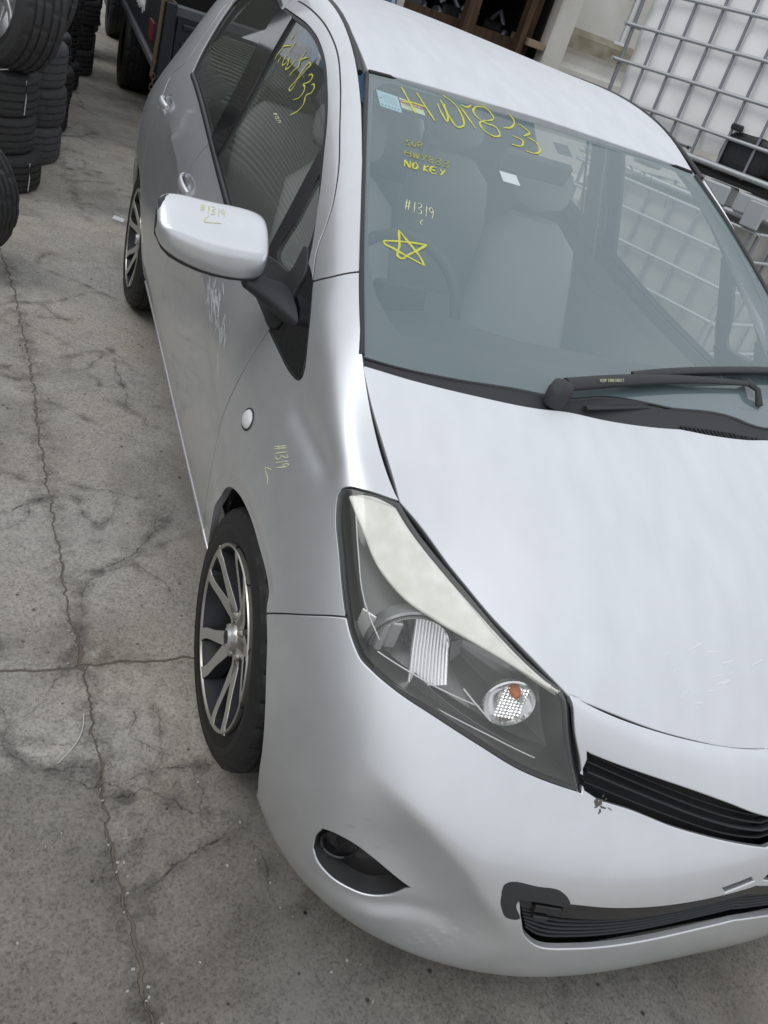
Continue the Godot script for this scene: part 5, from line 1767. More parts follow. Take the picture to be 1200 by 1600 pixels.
func panel(s: Sheet, outline: PackedVector2Array, holes := [], opt := {}) -> Shell:
	var inset: float = opt.get("inset", 0.0029)
	var lift: float = opt.get("lift", 0.0)
	var deep: float = opt.get("deep", 0.018)
	var round: float = opt.get("round", 0.0007)
	var cu: float = opt.get("cu", 0.09)
	var cv: float = opt.get("cv", 0.09)
	var skip: Rect2 = opt.get("open", Rect2())
	var shell := Shell.new()
	if Geometry2D.is_polygon_clockwise(outline):
		outline = outline.duplicate()
		outline.reverse()
	var regions: Array[PackedVector2Array] = [outline]
	for h in holes:
		var next: Array[PackedVector2Array] = []
		for r in regions:
			if Geometry2D.is_polygon_clockwise(r):
				next.append(r)
				continue
			next.append_array(Geometry2D.clip_polygons(r, h))
		regions = next
	var rims: Array[PackedVector2Array] = []
	var outer: Array[PackedVector2Array] = []
	var inner: Array[PackedVector2Array] = []
	for r in regions:
		if absf(area(r)) < 0.003:
			continue
		var is_hole := Geometry2D.is_polygon_clockwise(r)
		var q := drawn_in(s, r, -inset if is_hole else inset)
		rims.append(q)
		if is_hole:
			inner.append(q)
		else:
			outer.append(q)
	# cells
	var box := Rect2(outer[0][0], Vector2.ZERO)
	for r in outer:
		for q in r:
			box = box.expand(q)
	var edge_cells := {}
	for r in rims:
		for k in r.size():
			var a := r[k]
			var b := r[(k + 1) % r.size()]
			var steps := 1 + int(maxf(absf(a.x - b.x) / cu, absf(a.y - b.y) / cv) * 4.0)
			for t in steps + 1:
				var q := a.lerp(b, float(t) / steps)
				edge_cells[Vector2i(int(floor(q.x / cu)), int(floor(q.y / cv)))] = true
	var lattice := {}
	var i0 := int(floor(box.position.x / cu))
	var i1 := int(floor(box.end.x / cu))
	var j0 := int(floor(box.position.y / cv))
	var j1 := int(floor(box.end.y / cv))
	for i in range(i0, i1 + 1):
		var known := false
		var inside := false
		for j in range(j0, j1 + 1):
			var cell := Vector2i(i, j)
			if edge_cells.has(cell):
				known = false
				var sq := PackedVector2Array([Vector2(i * cu, j * cv), Vector2((i + 1) * cu, j * cv), Vector2((i + 1) * cu, (j + 1) * cv), Vector2(i * cu, (j + 1) * cv)])
				for o in outer:
					var pieces: Array[PackedVector2Array] = Geometry2D.intersect_polygons(sq, o)
					for h in inner:
						var next: Array[PackedVector2Array] = []
						for pc in pieces:
							next.append_array(Geometry2D.clip_polygons(pc, h))
						pieces = next
					for pc in pieces:
						if pc.size() < 3 or absf(area(pc)) < 1e-7:
							continue
						var tris := Geometry2D.triangulate_polygon(pc)
						var ids := PackedInt32Array()
						for q in pc:
							var sp := s.spot(q.x, q.y)
							ids.append(shell.add(sp[0] + sp[1] * lift, sp[1], q))
						for k in range(0, tris.size(), 3):
							shell.tri(ids[tris[k]], ids[tris[k + 1]], ids[tris[k + 2]])
				continue
			if not known:
				known = true
				inside = false
				var mid := Vector2((i + 0.5) * cu, (j + 0.5) * cv)
				for o in outer:
					if Geometry2D.is_point_in_polygon(mid, o):
						inside = true
				for h in inner:
					if Geometry2D.is_point_in_polygon(mid, h):
						inside = false
			if not inside:
				continue
			var id := PackedInt32Array()
			for c in [Vector2i(i, j), Vector2i(i + 1, j), Vector2i(i + 1, j + 1), Vector2i(i, j + 1)]:
				if not lattice.has(c):
					var sp := s.spot(c.x * cu, c.y * cv)
					lattice[c] = shell.add(sp[0] + sp[1] * lift, sp[1], Vector2(c.x * cu, c.y * cv))
				id.append(lattice[c])
			shell.quad(id[0], id[1], id[2], id[3])
	# the folded edge
	if deep > 0.0:
		for r in rims:
			var n := r.size()
			var rows := []
			for k in n:
				var sp := s.spot(r[k].x, r[k].y)
				var pa := s.base(r[(k + n - 1) % n].x, r[(k + n - 1) % n].y)
				var pc := s.base(r[(k + 1) % n].x, r[(k + 1) % n].y)
				var t := (pc - pa).normalized()
				var out: Vector3 = -(sp[1] as Vector3).cross(t).normalized() * (s.turn if area(r) > 0.0 else -s.turn)
				if inner.has(r):
					out = -out
				var q: Vector3 = sp[0] + sp[1] * lift
				var nn: Vector3 = sp[1]
				rows.append([
					shell.add(q, nn, r[k]),
					shell.add(q + out * round * 0.7 - nn * round * 0.3, (nn + out).normalized(), r[k]),
					shell.add(q + out * round - nn * round, out, r[k]),
					shell.add(q + out * round - nn * deep, out, r[k]),
				])
			for k in n:
				if skip.size != Vector2.ZERO and skip.has_point(r[k]) and skip.has_point(r[(k + 1) % n]):
					continue
				var a: Array = rows[k]
				var b: Array = rows[(k + 1) % n]
				for g in 3:
					shell.quad(a[g], b[g], b[g + 1], a[g + 1])
	return shell

# ------------------------------------------------------------------ plain shapes
func lathe(profile: Array, n := 48, sharp := 35.0) -> Shell:
	# profile: Vector2(radius, along x); turned about the x axis
	var s := Shell.new()
	var cols := []
	for k in profile.size() - 1:
		cols.append([profile[k], profile[k + 1]])
	var nor := []
	for c in cols:
		var d: Vector2 = c[1] - c[0]
		nor.append(Vector2(d.y, -d.x).normalized())
	for k in cols.size():
		var n0: Vector2 = nor[k]
		var n1: Vector2 = nor[k]
		if k > 0 and rad_to_deg(absf(nor[k].angle_to(nor[k - 1]))) < sharp:
			n0 = (nor[k] + nor[k - 1]).normalized()
		if k + 1 < nor.size() and rad_to_deg(absf(nor[k].angle_to(nor[k + 1]))) < sharp:
			n1 = (nor[k] + nor[k + 1]).normalized()
		var ids := []
		for t in n + 1:
			var a := TAU * t / n
			var r := Vector3(0, cos(a), sin(a))
			var p0: Vector2 = cols[k][0]
			var p1: Vector2 = cols[k][1]
			ids.append([s.add(r * p0.x + Vector3(p0.y, 0, 0), r * n0.x + Vector3(n0.y, 0, 0), Vector2(a, p0.y)), s.add(r * p1.x + Vector3(p1.y, 0, 0), r * n1.x + Vector3(n1.y, 0, 0), Vector2(a, p1.y))])
		for t in n:
			var a: int = ids[t][0]
			var b: int = ids[t][1]
			var c: int = ids[t + 1][1]
			var d: int = ids[t + 1][0]
			s.ix.append_array(PackedInt32Array([a, b, c, a, c, d]))
	# turn the faces the way of their normals
	for k in range(0, s.ix.size(), 3):
		var a := s.ix[k]
		var b := s.ix[k + 1]
		var c := s.ix[k + 2]
		if (s.v[b] - s.v[a]).cross(s.v[c] - s.v[a]).dot(s.n[a] + s.n[b] + s.n[c]) > 0.0:
			s.ix[k + 1] = c
			s.ix[k + 2] = b
	return s

func box(size: Vector3, at := Vector3.ZERO, bevel := 0.004, basis := Basis.IDENTITY) -> Shell:
	# a box with chamfered edges
	var s := Shell.new()
	var h := size * 0.5
	var b := minf(bevel, minf(h.x, minf(h.y, h.z)) * 0.45)
	var t := Transform3D(basis, at)
	var axes := [Vector3.RIGHT, Vector3.UP, Vector3.BACK]
	for i in 3:
		for sg in [-1.0, 1.0]:
			var n: Vector3 = axes[i] * sg
			var u: Vector3 = axes[(i + 1) % 3]
			var w: Vector3 = axes[(i + 2) % 3]
			var hu := h[(i + 1) % 3] - b
			var hw := h[(i + 2) % 3] - b
			var c := n * h[i]
			var ids := []
			for k in [[-1, -1], [1, -1], [1, 1], [-1, 1]]:
				ids.append(s.add(t * (c + u * hu * k[0] + w * hw * k[1]), basis * n))
			s.quad(ids[0], ids[1], ids[2], ids[3])
	for i in 3:
		for a in [-1.0, 1.0]:
			for d in [-1.0, 1.0]:
				var u: Vector3 = axes[(i + 1) % 3] * a
				var w: Vector3 = axes[(i + 2) % 3] * d
				var hu := h[(i + 1) % 3]
				var hw := h[(i + 2) % 3]
				var l: Vector3 = axes[i] * (h[i] - b)
				var n := basis * (u + w).normalized()
				var p1 := u * hu + w * (hw - b)
				var p2 := u * (hu - b) + w * hw
				s.quad(s.add(t * (p1 - l), n), s.add(t * (p2 - l), n), s.add(t * (p2 + l), n), s.add(t * (p1 + l), n))
	for x in [-1.0, 1.0]:
		for y in [-1.0, 1.0]:
			for z in [-1.0, 1.0]:
				var n := basis * Vector3(x, y, z).normalized()
				s.tri(s.add(t * Vector3(x * h.x, y * (h.y - b), z * (h.z - b)), n), s.add(t * Vector3(x * (h.x - b), y * h.y, z * (h.z - b)), n), s.add(t * Vector3(x * (h.x - b), y * (h.y - b), z * h.z), n))
	return s

func tube(path: Array, r, n := 8, flat := 1.0, up := Vector3.UP, caps := true) -> Shell:
	# a rod along a path; r is a radius or one per point; flat squashes it along «up»
	var s := Shell.new()
	var rows := []
	for k in path.size():
		var a: Vector3 = path[maxi(k - 1, 0)]
		var b: Vector3 = path[mini(k + 1, path.size() - 1)]
		var t := (b - a).normalized()
		var u := (up - t * up.dot(t))
		u = u.normalized() if u.length() > 0.01 else t.cross(Vector3.RIGHT).normalized()
		var w := t.cross(u)
		var rad: float = r[k] if r is Array else r
		var row := []
		for q in n:
			var an := TAU * q / n
			row.append(s.add(path[k] + (w * cos(an) + u * sin(an) * flat) * rad, (w * cos(an) * flat + u * sin(an)).normalized()))
		rows.append(row)
	for k in rows.size() - 1:
		for q in n:
			s.quad(rows[k][q], rows[k][(q + 1) % n], rows[k + 1][(q + 1) % n], rows[k + 1][q])
	if caps:
		for e in [0, rows.size() - 1]:
			var t: Vector3 = ((path[0] - path[1]) if e == 0 else (path[-1] - path[-2])).normalized()
			var c := s.add(path[e], t)
			var ids := []
			for q in n:
				ids.append(s.add(s.v[rows[e][q]], t))
			for q in n:
				s.tri(c, ids[q], ids[(q + 1) % n])
	return s

func loft(rings: Array, caps := true, closed := true) -> Shell:
	# a skin over rings of points, shaded smooth
	var s := Shell.new()
	var nr := rings.size()
	var n: int = rings[0].size()
	var ids := []
	for i in nr:
		var row := []
		for k in n:
			var a: Vector3 = rings[maxi(i - 1, 0)][k]
			var b: Vector3 = rings[mini(i + 1, nr - 1)][k]
			var c: Vector3 = rings[i][(k + n - 1) % n if closed else maxi(k - 1, 0)]
			var d: Vector3 = rings[i][(k + 1) % n if closed else mini(k + 1, n - 1)]
			row.append(s.add(rings[i][k], (b - a).cross(d - c).normalized(), Vector2(float(k) / n, float(i) / nr)))
		ids.append(row)
	for i in nr - 1:
		for k in (n if closed else n - 1):
			s.quad(ids[i][k], ids[i][(k + 1) % n], ids[i + 1][(k + 1) % n], ids[i + 1][k])
	if caps:
		for e in [0, nr - 1]:
			var m := Vector3.ZERO
			for q in rings[e]:
				m += q / n
			var other: Vector3 = rings[1][0] if e == 0 else rings[nr - 2][0]
			var nn: Vector3 = (rings[e][1] - rings[e][0]).cross(rings[e][2] - rings[e][0]).normalized()
			if nn.dot(m - other) < 0.0:
				nn = -nn
			var c := s.add(m, nn)
			var row := []
			for q in rings[e]:
				row.append(s.add(q, nn))
			for k in n:
				s.tri(c, row[k], row[(k + 1) % n])
	return s

func slab(poly: PackedVector2Array, y0: float, y1: float, bevel := 0.004) -> Shell:
	# a flat piece with the outline poly (x, z), from height y0 to y1, its upper edge rounded off
	var s := Shell.new()
	var n := poly.size()
	var sg := 1.0 if area(poly) > 0.0 else -1.0
	var inn := PackedVector2Array()
	var outs := []
	for k in n:
		var a := poly[(k + n - 1) % n]
		var c := poly[(k + 1) % n]
		var t := (c - a).normalized()
		var o := Vector2(t.y, -t.x) * sg
		outs.append(o)
		inn.append(poly[k] - o * bevel)
	var tris := Geometry2D.triangulate_polygon(inn)
	var ids := []
	for q in inn:
		ids.append(s.add(Vector3(q.x, y1, q.y), Vector3.UP, q))
	for k in range(0, tris.size(), 3):
		s.tri(ids[tris[k]], ids[tris[k + 1]], ids[tris[k + 2]])
	for k in n:
		var j := (k + 1) % n
		var ok := Vector3(outs[k].x, 0, outs[k].y)
		var oj := Vector3(outs[j].x, 0, outs[j].y)
		var a1 := s.add(Vector3(inn[k].x, y1, inn[k].y), Vector3.UP, inn[k])
		var b1 := s.add(Vector3(inn[j].x, y1, inn[j].y), Vector3.UP, inn[j])
		var a2 := s.add(Vector3(poly[k].x, y1 - bevel, poly[k].y), ok, poly[k])
		var b2 := s.add(Vector3(poly[j].x, y1 - bevel, poly[j].y), oj, poly[j])
		s.quad(a1, b1, b2, a2)
		s.quad(a2, b2, s.add(Vector3(poly[j].x, y0, poly[j].y), oj, poly[j]), s.add(Vector3(poly[k].x, y0, poly[k].y), ok, poly[k]))
	return s

func paint(col: Color, rough := 0.6, metal := 0.0, extra := {}) -> StandardMaterial3D:
	# col: the real-world (linear) base colour
	var m := StandardMaterial3D.new()
	m.albedo_color = col.linear_to_srgb()
	m.roughness = rough
	m.metallic = metal
	for k in extra:
		m.set(k, extra[k])
	return m

func noise_picture(seed_: int, freq: float, lo: Color, hi: Color, octaves := 4, size := 512) -> NoiseTexture2D:
	var t := NoiseTexture2D.new()
	var f := FastNoiseLite.new()
	f.seed = seed_
	f.frequency = freq
	f.fractal_octaves = octaves
	f.noise_type = FastNoiseLite.TYPE_SIMPLEX_SMOOTH
	t.noise = f
	t.width = size
	t.height = size
	t.seamless = true
	var g := Gradient.new()
	g.set_color(0, lo)
	g.set_color(1, hi)
	t.color_ramp = g
	return t
func side_sections() -> Array:
	return [
		[Vector3(-0.622, 0.22, -3.086), Vector3(-0.665, 0.295, -3.108), Vector3(-0.702, 0.395, -3.106), Vector3(-0.713, 0.498, -3.104), Vector3(-0.712, 0.618, -3.105), Vector3(-0.713, 0.751, -3.105), Vector3(-0.695, 0.862, -3.105), Vector3(-0.652, 0.956, -3.105), Vector3(-0.601, 1.054, -3.105), Vector3(-0.543, 1.168, -3.105), Vector3(-0.477, 1.274, -3.105), Vector3(-0.44, 1.331, -3.105)],
		[Vector3(-0.737, 0.196, -2.947), Vector3(-0.767, 0.239, -2.944), Vector3(-0.792, 0.355, -2.945), Vector3(-0.807, 0.498, -2.945), Vector3(-0.809, 0.636, -2.945), Vector3(-0.805, 0.761, -2.945), Vector3(-0.779, 0.871, -2.945), Vector3(-0.715, 0.982, -2.945), Vector3(-0.646, 1.098, -2.946), Vector3(-0.58, 1.224, -2.945), Vector3(-0.517, 1.336, -2.944), Vector3(-0.492, 1.394, -2.947)],
		[Vector3(-0.77, 0.179, -2.732), Vector3(-0.807, 0.225, -2.731), Vector3(-0.836, 0.348, -2.73), Vector3(-0.852, 0.501, -2.73), Vector3(-0.855, 0.653, -2.73), Vector3(-0.851, 0.782, -2.73), Vector3(-0.823, 0.9, -2.73), Vector3(-0.751, 1.033, -2.73), Vector3(-0.683, 1.162, -2.73), Vector3(-0.618, 1.288, -2.73), Vector3(-0.549, 1.394, -2.731), Vector3(-0.522, 1.433, -2.73)],
		[Vector3(-0.761, 0.173, -2.513), Vector3(-0.808, 0.229, -2.515), Vector3(-0.845, 0.352, -2.514), Vector3(-0.86, 0.502, -2.514), Vector3(-0.864, 0.661, -2.514), Vector3(-0.862, 0.8, -2.514), Vector3(-0.839, 0.93, -2.514), Vector3(-0.766, 1.076, -2.514), Vector3(-0.706, 1.202, -2.514), Vector3(-0.645, 1.323, -2.514), Vector3(-0.572, 1.425, -2.515), Vector3(-0.536, 1.454, -2.513)],
		[Vector3(-0.749, 0.174, -2.301), Vector3(-0.801, 0.232, -2.301), Vector3(-0.837, 0.355, -2.301), Vector3(-0.851, 0.501, -2.301), Vector3(-0.855, 0.657, -2.301), Vector3(-0.857, 0.805, -2.301), Vector3(-0.842, 0.944, -2.301), Vector3(-0.774, 1.094, -2.301), Vector3(-0.717, 1.215, -2.301), Vector3(-0.658, 1.335, -2.301), Vector3(-0.584, 1.44, -2.301), Vector3(-0.544, 1.471, -2.302)],
		[Vector3(-0.743, 0.174, -2.053), Vector3(-0.798, 0.232, -2.051), Vector3(-0.828, 0.355, -2.052), Vector3(-0.84, 0.498, -2.052), Vector3(-0.842, 0.647, -2.052), Vector3(-0.843, 0.796, -2.052), Vector3(-0.838, 0.938, -2.052), Vector3(-0.78, 1.08, -2.052), Vector3(-0.725, 1.204, -2.052), Vector3(-0.664, 1.337, -2.052), Vector3(-0.587, 1.455, -2.051), Vector3(-0.549, 1.486, -2.053)],
		[Vector3(-0.741, 0.174, -1.757), Vector3(-0.799, 0.232, -1.758), Vector3(-0.826, 0.355, -1.757), Vector3(-0.836, 0.492, -1.757), Vector3(-0.835, 0.631, -1.757), Vector3(-0.834, 0.774, -1.757), Vector3(-0.835, 0.907, -1.757), Vector3(-0.786, 1.035, -1.757), Vector3(-0.73, 1.177, -1.757), Vector3(-0.665, 1.34, -1.757), Vector3(-0.588, 1.477, -1.758), Vector3(-0.555, 1.501, -1.757)],
		[Vector3(-0.74, 0.174, -1.451), Vector3(-0.799, 0.232, -1.452), Vector3(-0.827, 0.355, -1.451), Vector3(-0.838, 0.489, -1.451), Vector3(-0.835, 0.622, -1.451), Vector3(-0.832, 0.757, -1.451), Vector3(-0.834, 0.87, -1.451), Vector3(-0.788, 0.98, -1.451), Vector3(-0.729, 1.146, -1.451), Vector3(-0.662, 1.34, -1.451), Vector3(-0.589, 1.494, -1.452), Vector3(-0.559, 1.512, -1.451)],
		[Vector3(-0.74, 0.174, -1.149), Vector3(-0.799, 0.231, -1.148), Vector3(-0.829, 0.354, -1.149), Vector3(-0.84, 0.49, -1.149), Vector3(-0.837, 0.623, -1.149), Vector3(-0.833, 0.749, -1.149), Vector3(-0.833, 0.843, -1.149), Vector3(-0.788, 0.936, -1.149), Vector3(-0.726, 1.114, -1.149), Vector3(-0.659, 1.319, -1.149), Vector3(-0.594, 1.474, -1.148), Vector3(-0.559, 1.492, -1.149)],
		[Vector3(-0.74, 0.173, -0.843), Vector3(-0.8, 0.232, -0.842), Vector3(-0.829, 0.357, -0.843), Vector3(-0.841, 0.492, -0.844), Vector3(-0.84, 0.623, -0.844), Vector3(-0.835, 0.739, -0.844), Vector3(-0.83, 0.823, -0.844), Vector3(-0.788, 0.908, -0.844), Vector3(-0.73, 1.066, -0.844), Vector3(-0.67, 1.244, -0.844), Vector3(-0.614, 1.378, -0.843), Vector3(-0.571, 1.403, -0.844)],
		[Vector3(-0.742, 0.174, -0.546), Vector3(-0.802, 0.238, -0.548), Vector3(-0.832, 0.367, -0.547), Vector3(-0.844, 0.494, -0.547), Vector3(-0.845, 0.614, -0.548), Vector3(-0.838, 0.723, -0.548), Vector3(-0.825, 0.811, -0.548), Vector3(-0.786, 0.895, -0.548), Vector3(-0.743, 1.004, -0.548), Vector3(-0.7, 1.123, -0.548), Vector3(-0.656, 1.225, -0.548), Vector3(-0.612, 1.265, -0.548)],
		[Vector3(-0.744, 0.178, -0.297), Vector3(-0.803, 0.247, -0.297), Vector3(-0.836, 0.376, -0.295), Vector3(-0.85, 0.492, -0.294), Vector3(-0.852, 0.6, -0.294), Vector3(-0.842, 0.709, -0.293), Vector3(-0.816, 0.807, -0.293), Vector3(-0.779, 0.892, -0.293), Vector3(-0.755, 0.958, -0.293), Vector3(-0.733, 1.022, -0.293), Vector3(-0.703, 1.09, -0.294), Vector3(-0.662, 1.139, -0.295)],
		[Vector3(-0.743, 0.182, -0.094), Vector3(-0.803, 0.246, -0.093), Vector3(-0.838, 0.372, -0.092), Vector3(-0.854, 0.485, -0.09), Vector3(-0.858, 0.589, -0.088), Vector3(-0.843, 0.701, -0.087), Vector3(-0.805, 0.807, -0.088), Vector3(-0.773, 0.883, -0.088), Vector3(-0.762, 0.925, -0.088), Vector3(-0.753, 0.962, -0.088), Vector3(-0.735, 1.003, -0.088), Vector3(-0.695, 1.041, -0.088)],
		[Vector3(-0.748, 0.176, 0.099), Vector3(-0.805, 0.228, 0.097), Vector3(-0.839, 0.357, 0.089), Vector3(-0.854, 0.475, 0.085), Vector3(-0.857, 0.58, 0.085), Vector3(-0.835, 0.696, 0.083), Vector3(-0.792, 0.803, 0.079), Vector3(-0.768, 0.86, 0.077), Vector3(-0.762, 0.888, 0.075), Vector3(-0.755, 0.913, 0.074), Vector3(-0.736, 0.936, 0.076), Vector3(-0.693, 0.944, 0.088)],
		[Vector3(-0.761, 0.16, 0.283), Vector3(-0.812, 0.201, 0.28), Vector3(-0.84, 0.335, 0.261), Vector3(-0.849, 0.461, 0.246), Vector3(-0.845, 0.566, 0.239), Vector3(-0.818, 0.675, 0.23), Vector3(-0.775, 0.773, 0.218), Vector3(-0.756, 0.815, 0.208), Vector3(-0.747, 0.838, 0.201), Vector3(-0.731, 0.86, 0.195), Vector3(-0.705, 0.874, 0.195), Vector3(-0.663, 0.866, 0.21)],
		[Vector3(-0.757, 0.147, 0.43), Vector3(-0.799, 0.188, 0.445), Vector3(-0.823, 0.317, 0.431), Vector3(-0.825, 0.437, 0.416), Vector3(-0.813, 0.533, 0.404), Vector3(-0.785, 0.622, 0.387), Vector3(-0.744, 0.702, 0.361), Vector3(-0.72, 0.746, 0.339), Vector3(-0.698, 0.778, 0.317), Vector3(-0.671, 0.806, 0.299), Vector3(-0.642, 0.822, 0.288), Vector3(-0.608, 0.818, 0.278)],
		[Vector3(-0.697, 0.143, 0.562), Vector3(-0.729, 0.185, 0.595), Vector3(-0.75, 0.306, 0.596), Vector3(-0.746, 0.416, 0.587), Vector3(-0.731, 0.503, 0.573), Vector3(-0.703, 0.581, 0.544), Vector3(-0.666, 0.648, 0.503), Vector3(-0.639, 0.695, 0.474), Vector3(-0.616, 0.735, 0.448), Vector3(-0.591, 0.767, 0.423), Vector3(-0.569, 0.785, 0.404), Vector3(-0.549, 0.79, 0.381)],
		[Vector3(-0.564, 0.138, 0.678), Vector3(-0.585, 0.181, 0.716), Vector3(-0.601, 0.297, 0.726), Vector3(-0.6, 0.403, 0.719), Vector3(-0.587, 0.487, 0.704), Vector3(-0.564, 0.561, 0.664), Vector3(-0.533, 0.625, 0.616), Vector3(-0.519, 0.668, 0.59), Vector3(-0.511, 0.706, 0.569), Vector3(-0.503, 0.738, 0.548), Vector3(-0.497, 0.757, 0.529), Vector3(-0.495, 0.765, 0.509)],
		[Vector3(-0.392, 0.133, 0.747), Vector3(-0.405, 0.176, 0.785), Vector3(-0.417, 0.286, 0.8), Vector3(-0.42, 0.392, 0.795), Vector3(-0.414, 0.472, 0.779), Vector3(-0.397, 0.543, 0.737), Vector3(-0.376, 0.604, 0.688), Vector3(-0.378, 0.642, 0.665), Vector3(-0.388, 0.676, 0.648), Vector3(-0.394, 0.707, 0.63), Vector3(-0.398, 0.728, 0.613), Vector3(-0.409, 0.736, 0.594)],
		[Vector3(-0.24, 0.134, 0.77), Vector3(-0.245, 0.18, 0.81), Vector3(-0.25, 0.28, 0.832), Vector3(-0.252, 0.384, 0.829), Vector3(-0.25, 0.464, 0.816), Vector3(-0.24, 0.529, 0.781), Vector3(-0.227, 0.581, 0.74), Vector3(-0.233, 0.616, 0.716), Vector3(-0.242, 0.649, 0.697), Vector3(-0.249, 0.68, 0.677), Vector3(-0.254, 0.702, 0.659), Vector3(-0.259, 0.708, 0.639)],
		[Vector3(-0.116, 0.14, 0.775), Vector3(-0.115, 0.193, 0.815), Vector3(-0.116, 0.283, 0.844), Vector3(-0.116, 0.382, 0.841), Vector3(-0.116, 0.466, 0.831), Vector3(-0.113, 0.524, 0.809), Vector3(-0.11, 0.566, 0.779), Vector3(-0.111, 0.601, 0.754), Vector3(-0.114, 0.636, 0.731), Vector3(-0.115, 0.666, 0.708), Vector3(-0.116, 0.686, 0.688), Vector3(-0.115, 0.692, 0.669)],
		[Vector3(0, 0.145, 0.776), Vector3(0, 0.2, 0.816), Vector3(0, 0.287, 0.847), Vector3(0, 0.383, 0.845), Vector3(0, 0.469, 0.835), Vector3(0, 0.525, 0.818), Vector3(0, 0.561, 0.795), Vector3(0, 0.597, 0.77), Vector3(0, 0.633, 0.745), Vector3(0, 0.663, 0.721), Vector3(0, 0.682, 0.7), Vector3(0, 0.688, 0.682)],
		[Vector3(0.116, 0.14, 0.775), Vector3(0.115, 0.193, 0.815), Vector3(0.116, 0.283, 0.844), Vector3(0.116, 0.382, 0.841), Vector3(0.116, 0.466, 0.831), Vector3(0.113, 0.524, 0.809), Vector3(0.11, 0.566, 0.779), Vector3(0.111, 0.601, 0.754), Vector3(0.114, 0.636, 0.731), Vector3(0.115, 0.666, 0.708), Vector3(0.116, 0.686, 0.688), Vector3(0.115, 0.692, 0.669)],
	]

func cap_sections() -> Array:
	return [
		[Vector3(-0.826, 1.092, -0.444), Vector3(-0.826, 1.103, -0.437), Vector3(-0.826, 1.1, -0.417), Vector3(-0.826, 1.09, -0.4), Vector3(-0.826, 1.072, -0.378), Vector3(-0.826, 1.063, -0.374), Vector3(-0.826, 1.04, -0.375), Vector3(-0.826, 1.036, -0.399)],
		[Vector3(-0.831, 1.102, -0.46), Vector3(-0.831, 1.119, -0.449), Vector3(-0.831, 1.114, -0.419), Vector3(-0.831, 1.098, -0.391), Vector3(-0.831, 1.071, -0.356), Vector3(-0.831, 1.056, -0.35), Vector3(-0.831, 1.02, -0.352), Vector3(-0.831, 1.013, -0.39)],
		[Vector3(-0.851, 1.108, -0.47), Vector3(-0.851, 1.128, -0.457), Vector3(-0.851, 1.122, -0.419), Vector3(-0.851, 1.103, -0.387), Vector3(-0.851, 1.07, -0.344), Vector3(-0.851, 1.052, -0.337), Vector3(-0.851, 1.009, -0.34), Vector3(-0.851, 1.001, -0.385)],
		[Vector3(-0.899, 1.109, -0.472), Vector3(-0.899, 1.13, -0.458), Vector3(-0.899, 1.124, -0.42), Vector3(-0.899, 1.104, -0.386), Vector3(-0.899, 1.069, -0.341), Vector3(-0.899, 1.051, -0.334), Vector3(-0.899, 1.006, -0.337), Vector3(-0.899, 0.998, -0.384)],
		[Vector3(-0.95, 1.107, -0.47), Vector3(-0.95, 1.128, -0.457), Vector3(-0.95, 1.122, -0.419), Vector3(-0.95, 1.102, -0.386), Vector3(-0.95, 1.069, -0.343), Vector3(-0.95, 1.051, -0.335), Vector3(-0.95, 1.007, -0.338), Vector3(-0.95, 0.998, -0.385)],
		[Vector3(-1.003, 1.112, -0.467), Vector3(-1.003, 1.131, -0.454), Vector3(-1.003, 1.126, -0.419), Vector3(-1.003, 1.108, -0.388), Vector3(-1.003, 1.076, -0.348), Vector3(-1.003, 1.06, -0.341), Vector3(-1.003, 1.018, -0.344), Vector3(-1.003, 1.011, -0.387)],
		[Vector3(-1.038, 1.112, -0.459), Vector3(-1.038, 1.129, -0.449), Vector3(-1.038, 1.124, -0.419), Vector3(-1.038, 1.108, -0.392), Vector3(-1.038, 1.081, -0.357), Vector3(-1.038, 1.067, -0.351), Vector3(-1.038, 1.032, -0.353), Vector3(-1.038, 1.025, -0.391)],
		[Vector3(-1.054, 1.108, -0.45), Vector3(-1.054, 1.121, -0.441), Vector3(-1.054, 1.117, -0.418), Vector3(-1.054, 1.105, -0.397), Vector3(-1.054, 1.084, -0.37), Vector3(-1.054, 1.073, -0.365), Vector3(-1.054, 1.046, -0.367), Vector3(-1.054, 1.04, -0.396)],
		[Vector3(-1.06, 1.1, -0.437), Vector3(-1.06, 1.108, -0.432), Vector3(-1.06, 1.106, -0.417), Vector3(-1.06, 1.098, -0.404), Vector3(-1.06, 1.085, -0.386), Vector3(-1.06, 1.078, -0.383), Vector3(-1.06, 1.06, -0.385), Vector3(-1.06, 1.057, -0.403)],
	]

func hood_heights() -> Array:  # heights in metres over an even grid of x and z
	return even_sheet(-0.85, 0.85, -0.1, 0.8, [
		[1.0009, 0.9451, 0.8851, 0.8205, 0.7513, 0.6869, 0.6348, 0.5920, 0.5530, 0.5137, 0.4730],
		[1.0330, 0.9849, 0.9301, 0.8689, 0.7911, 0.7238, 0.6795, 0.6417, 0.6016, 0.5569, 0.5093],
		[1.0611, 1.0218, 0.9747, 0.9158, 0.8288, 0.7659, 0.7321, 0.6969, 0.6512, 0.5969, 0.5394],
		[1.0766, 1.0435, 1.0081, 0.9654, 0.8976, 0.8370, 0.7951, 0.7535, 0.6945, 0.6266, 0.5582],
		[1.0796, 1.0484, 1.0209, 0.9961, 0.9506, 0.8910, 0.8390, 0.7889, 0.7160, 0.6395, 0.5650],
		[1.0817, 1.0545, 1.0304, 1.0079, 0.9720, 0.9185, 0.8615, 0.8016, 0.7238, 0.6439, 0.5662],
		[1.0847, 1.0602, 1.0365, 1.0112, 0.9780, 0.9343, 0.8823, 0.8180, 0.7357, 0.6495, 0.5683],
		[1.0860, 1.0621, 1.0379, 1.0114, 0.9788, 0.9396, 0.8926, 0.8311, 0.7500, 0.6611, 0.5735],
	])

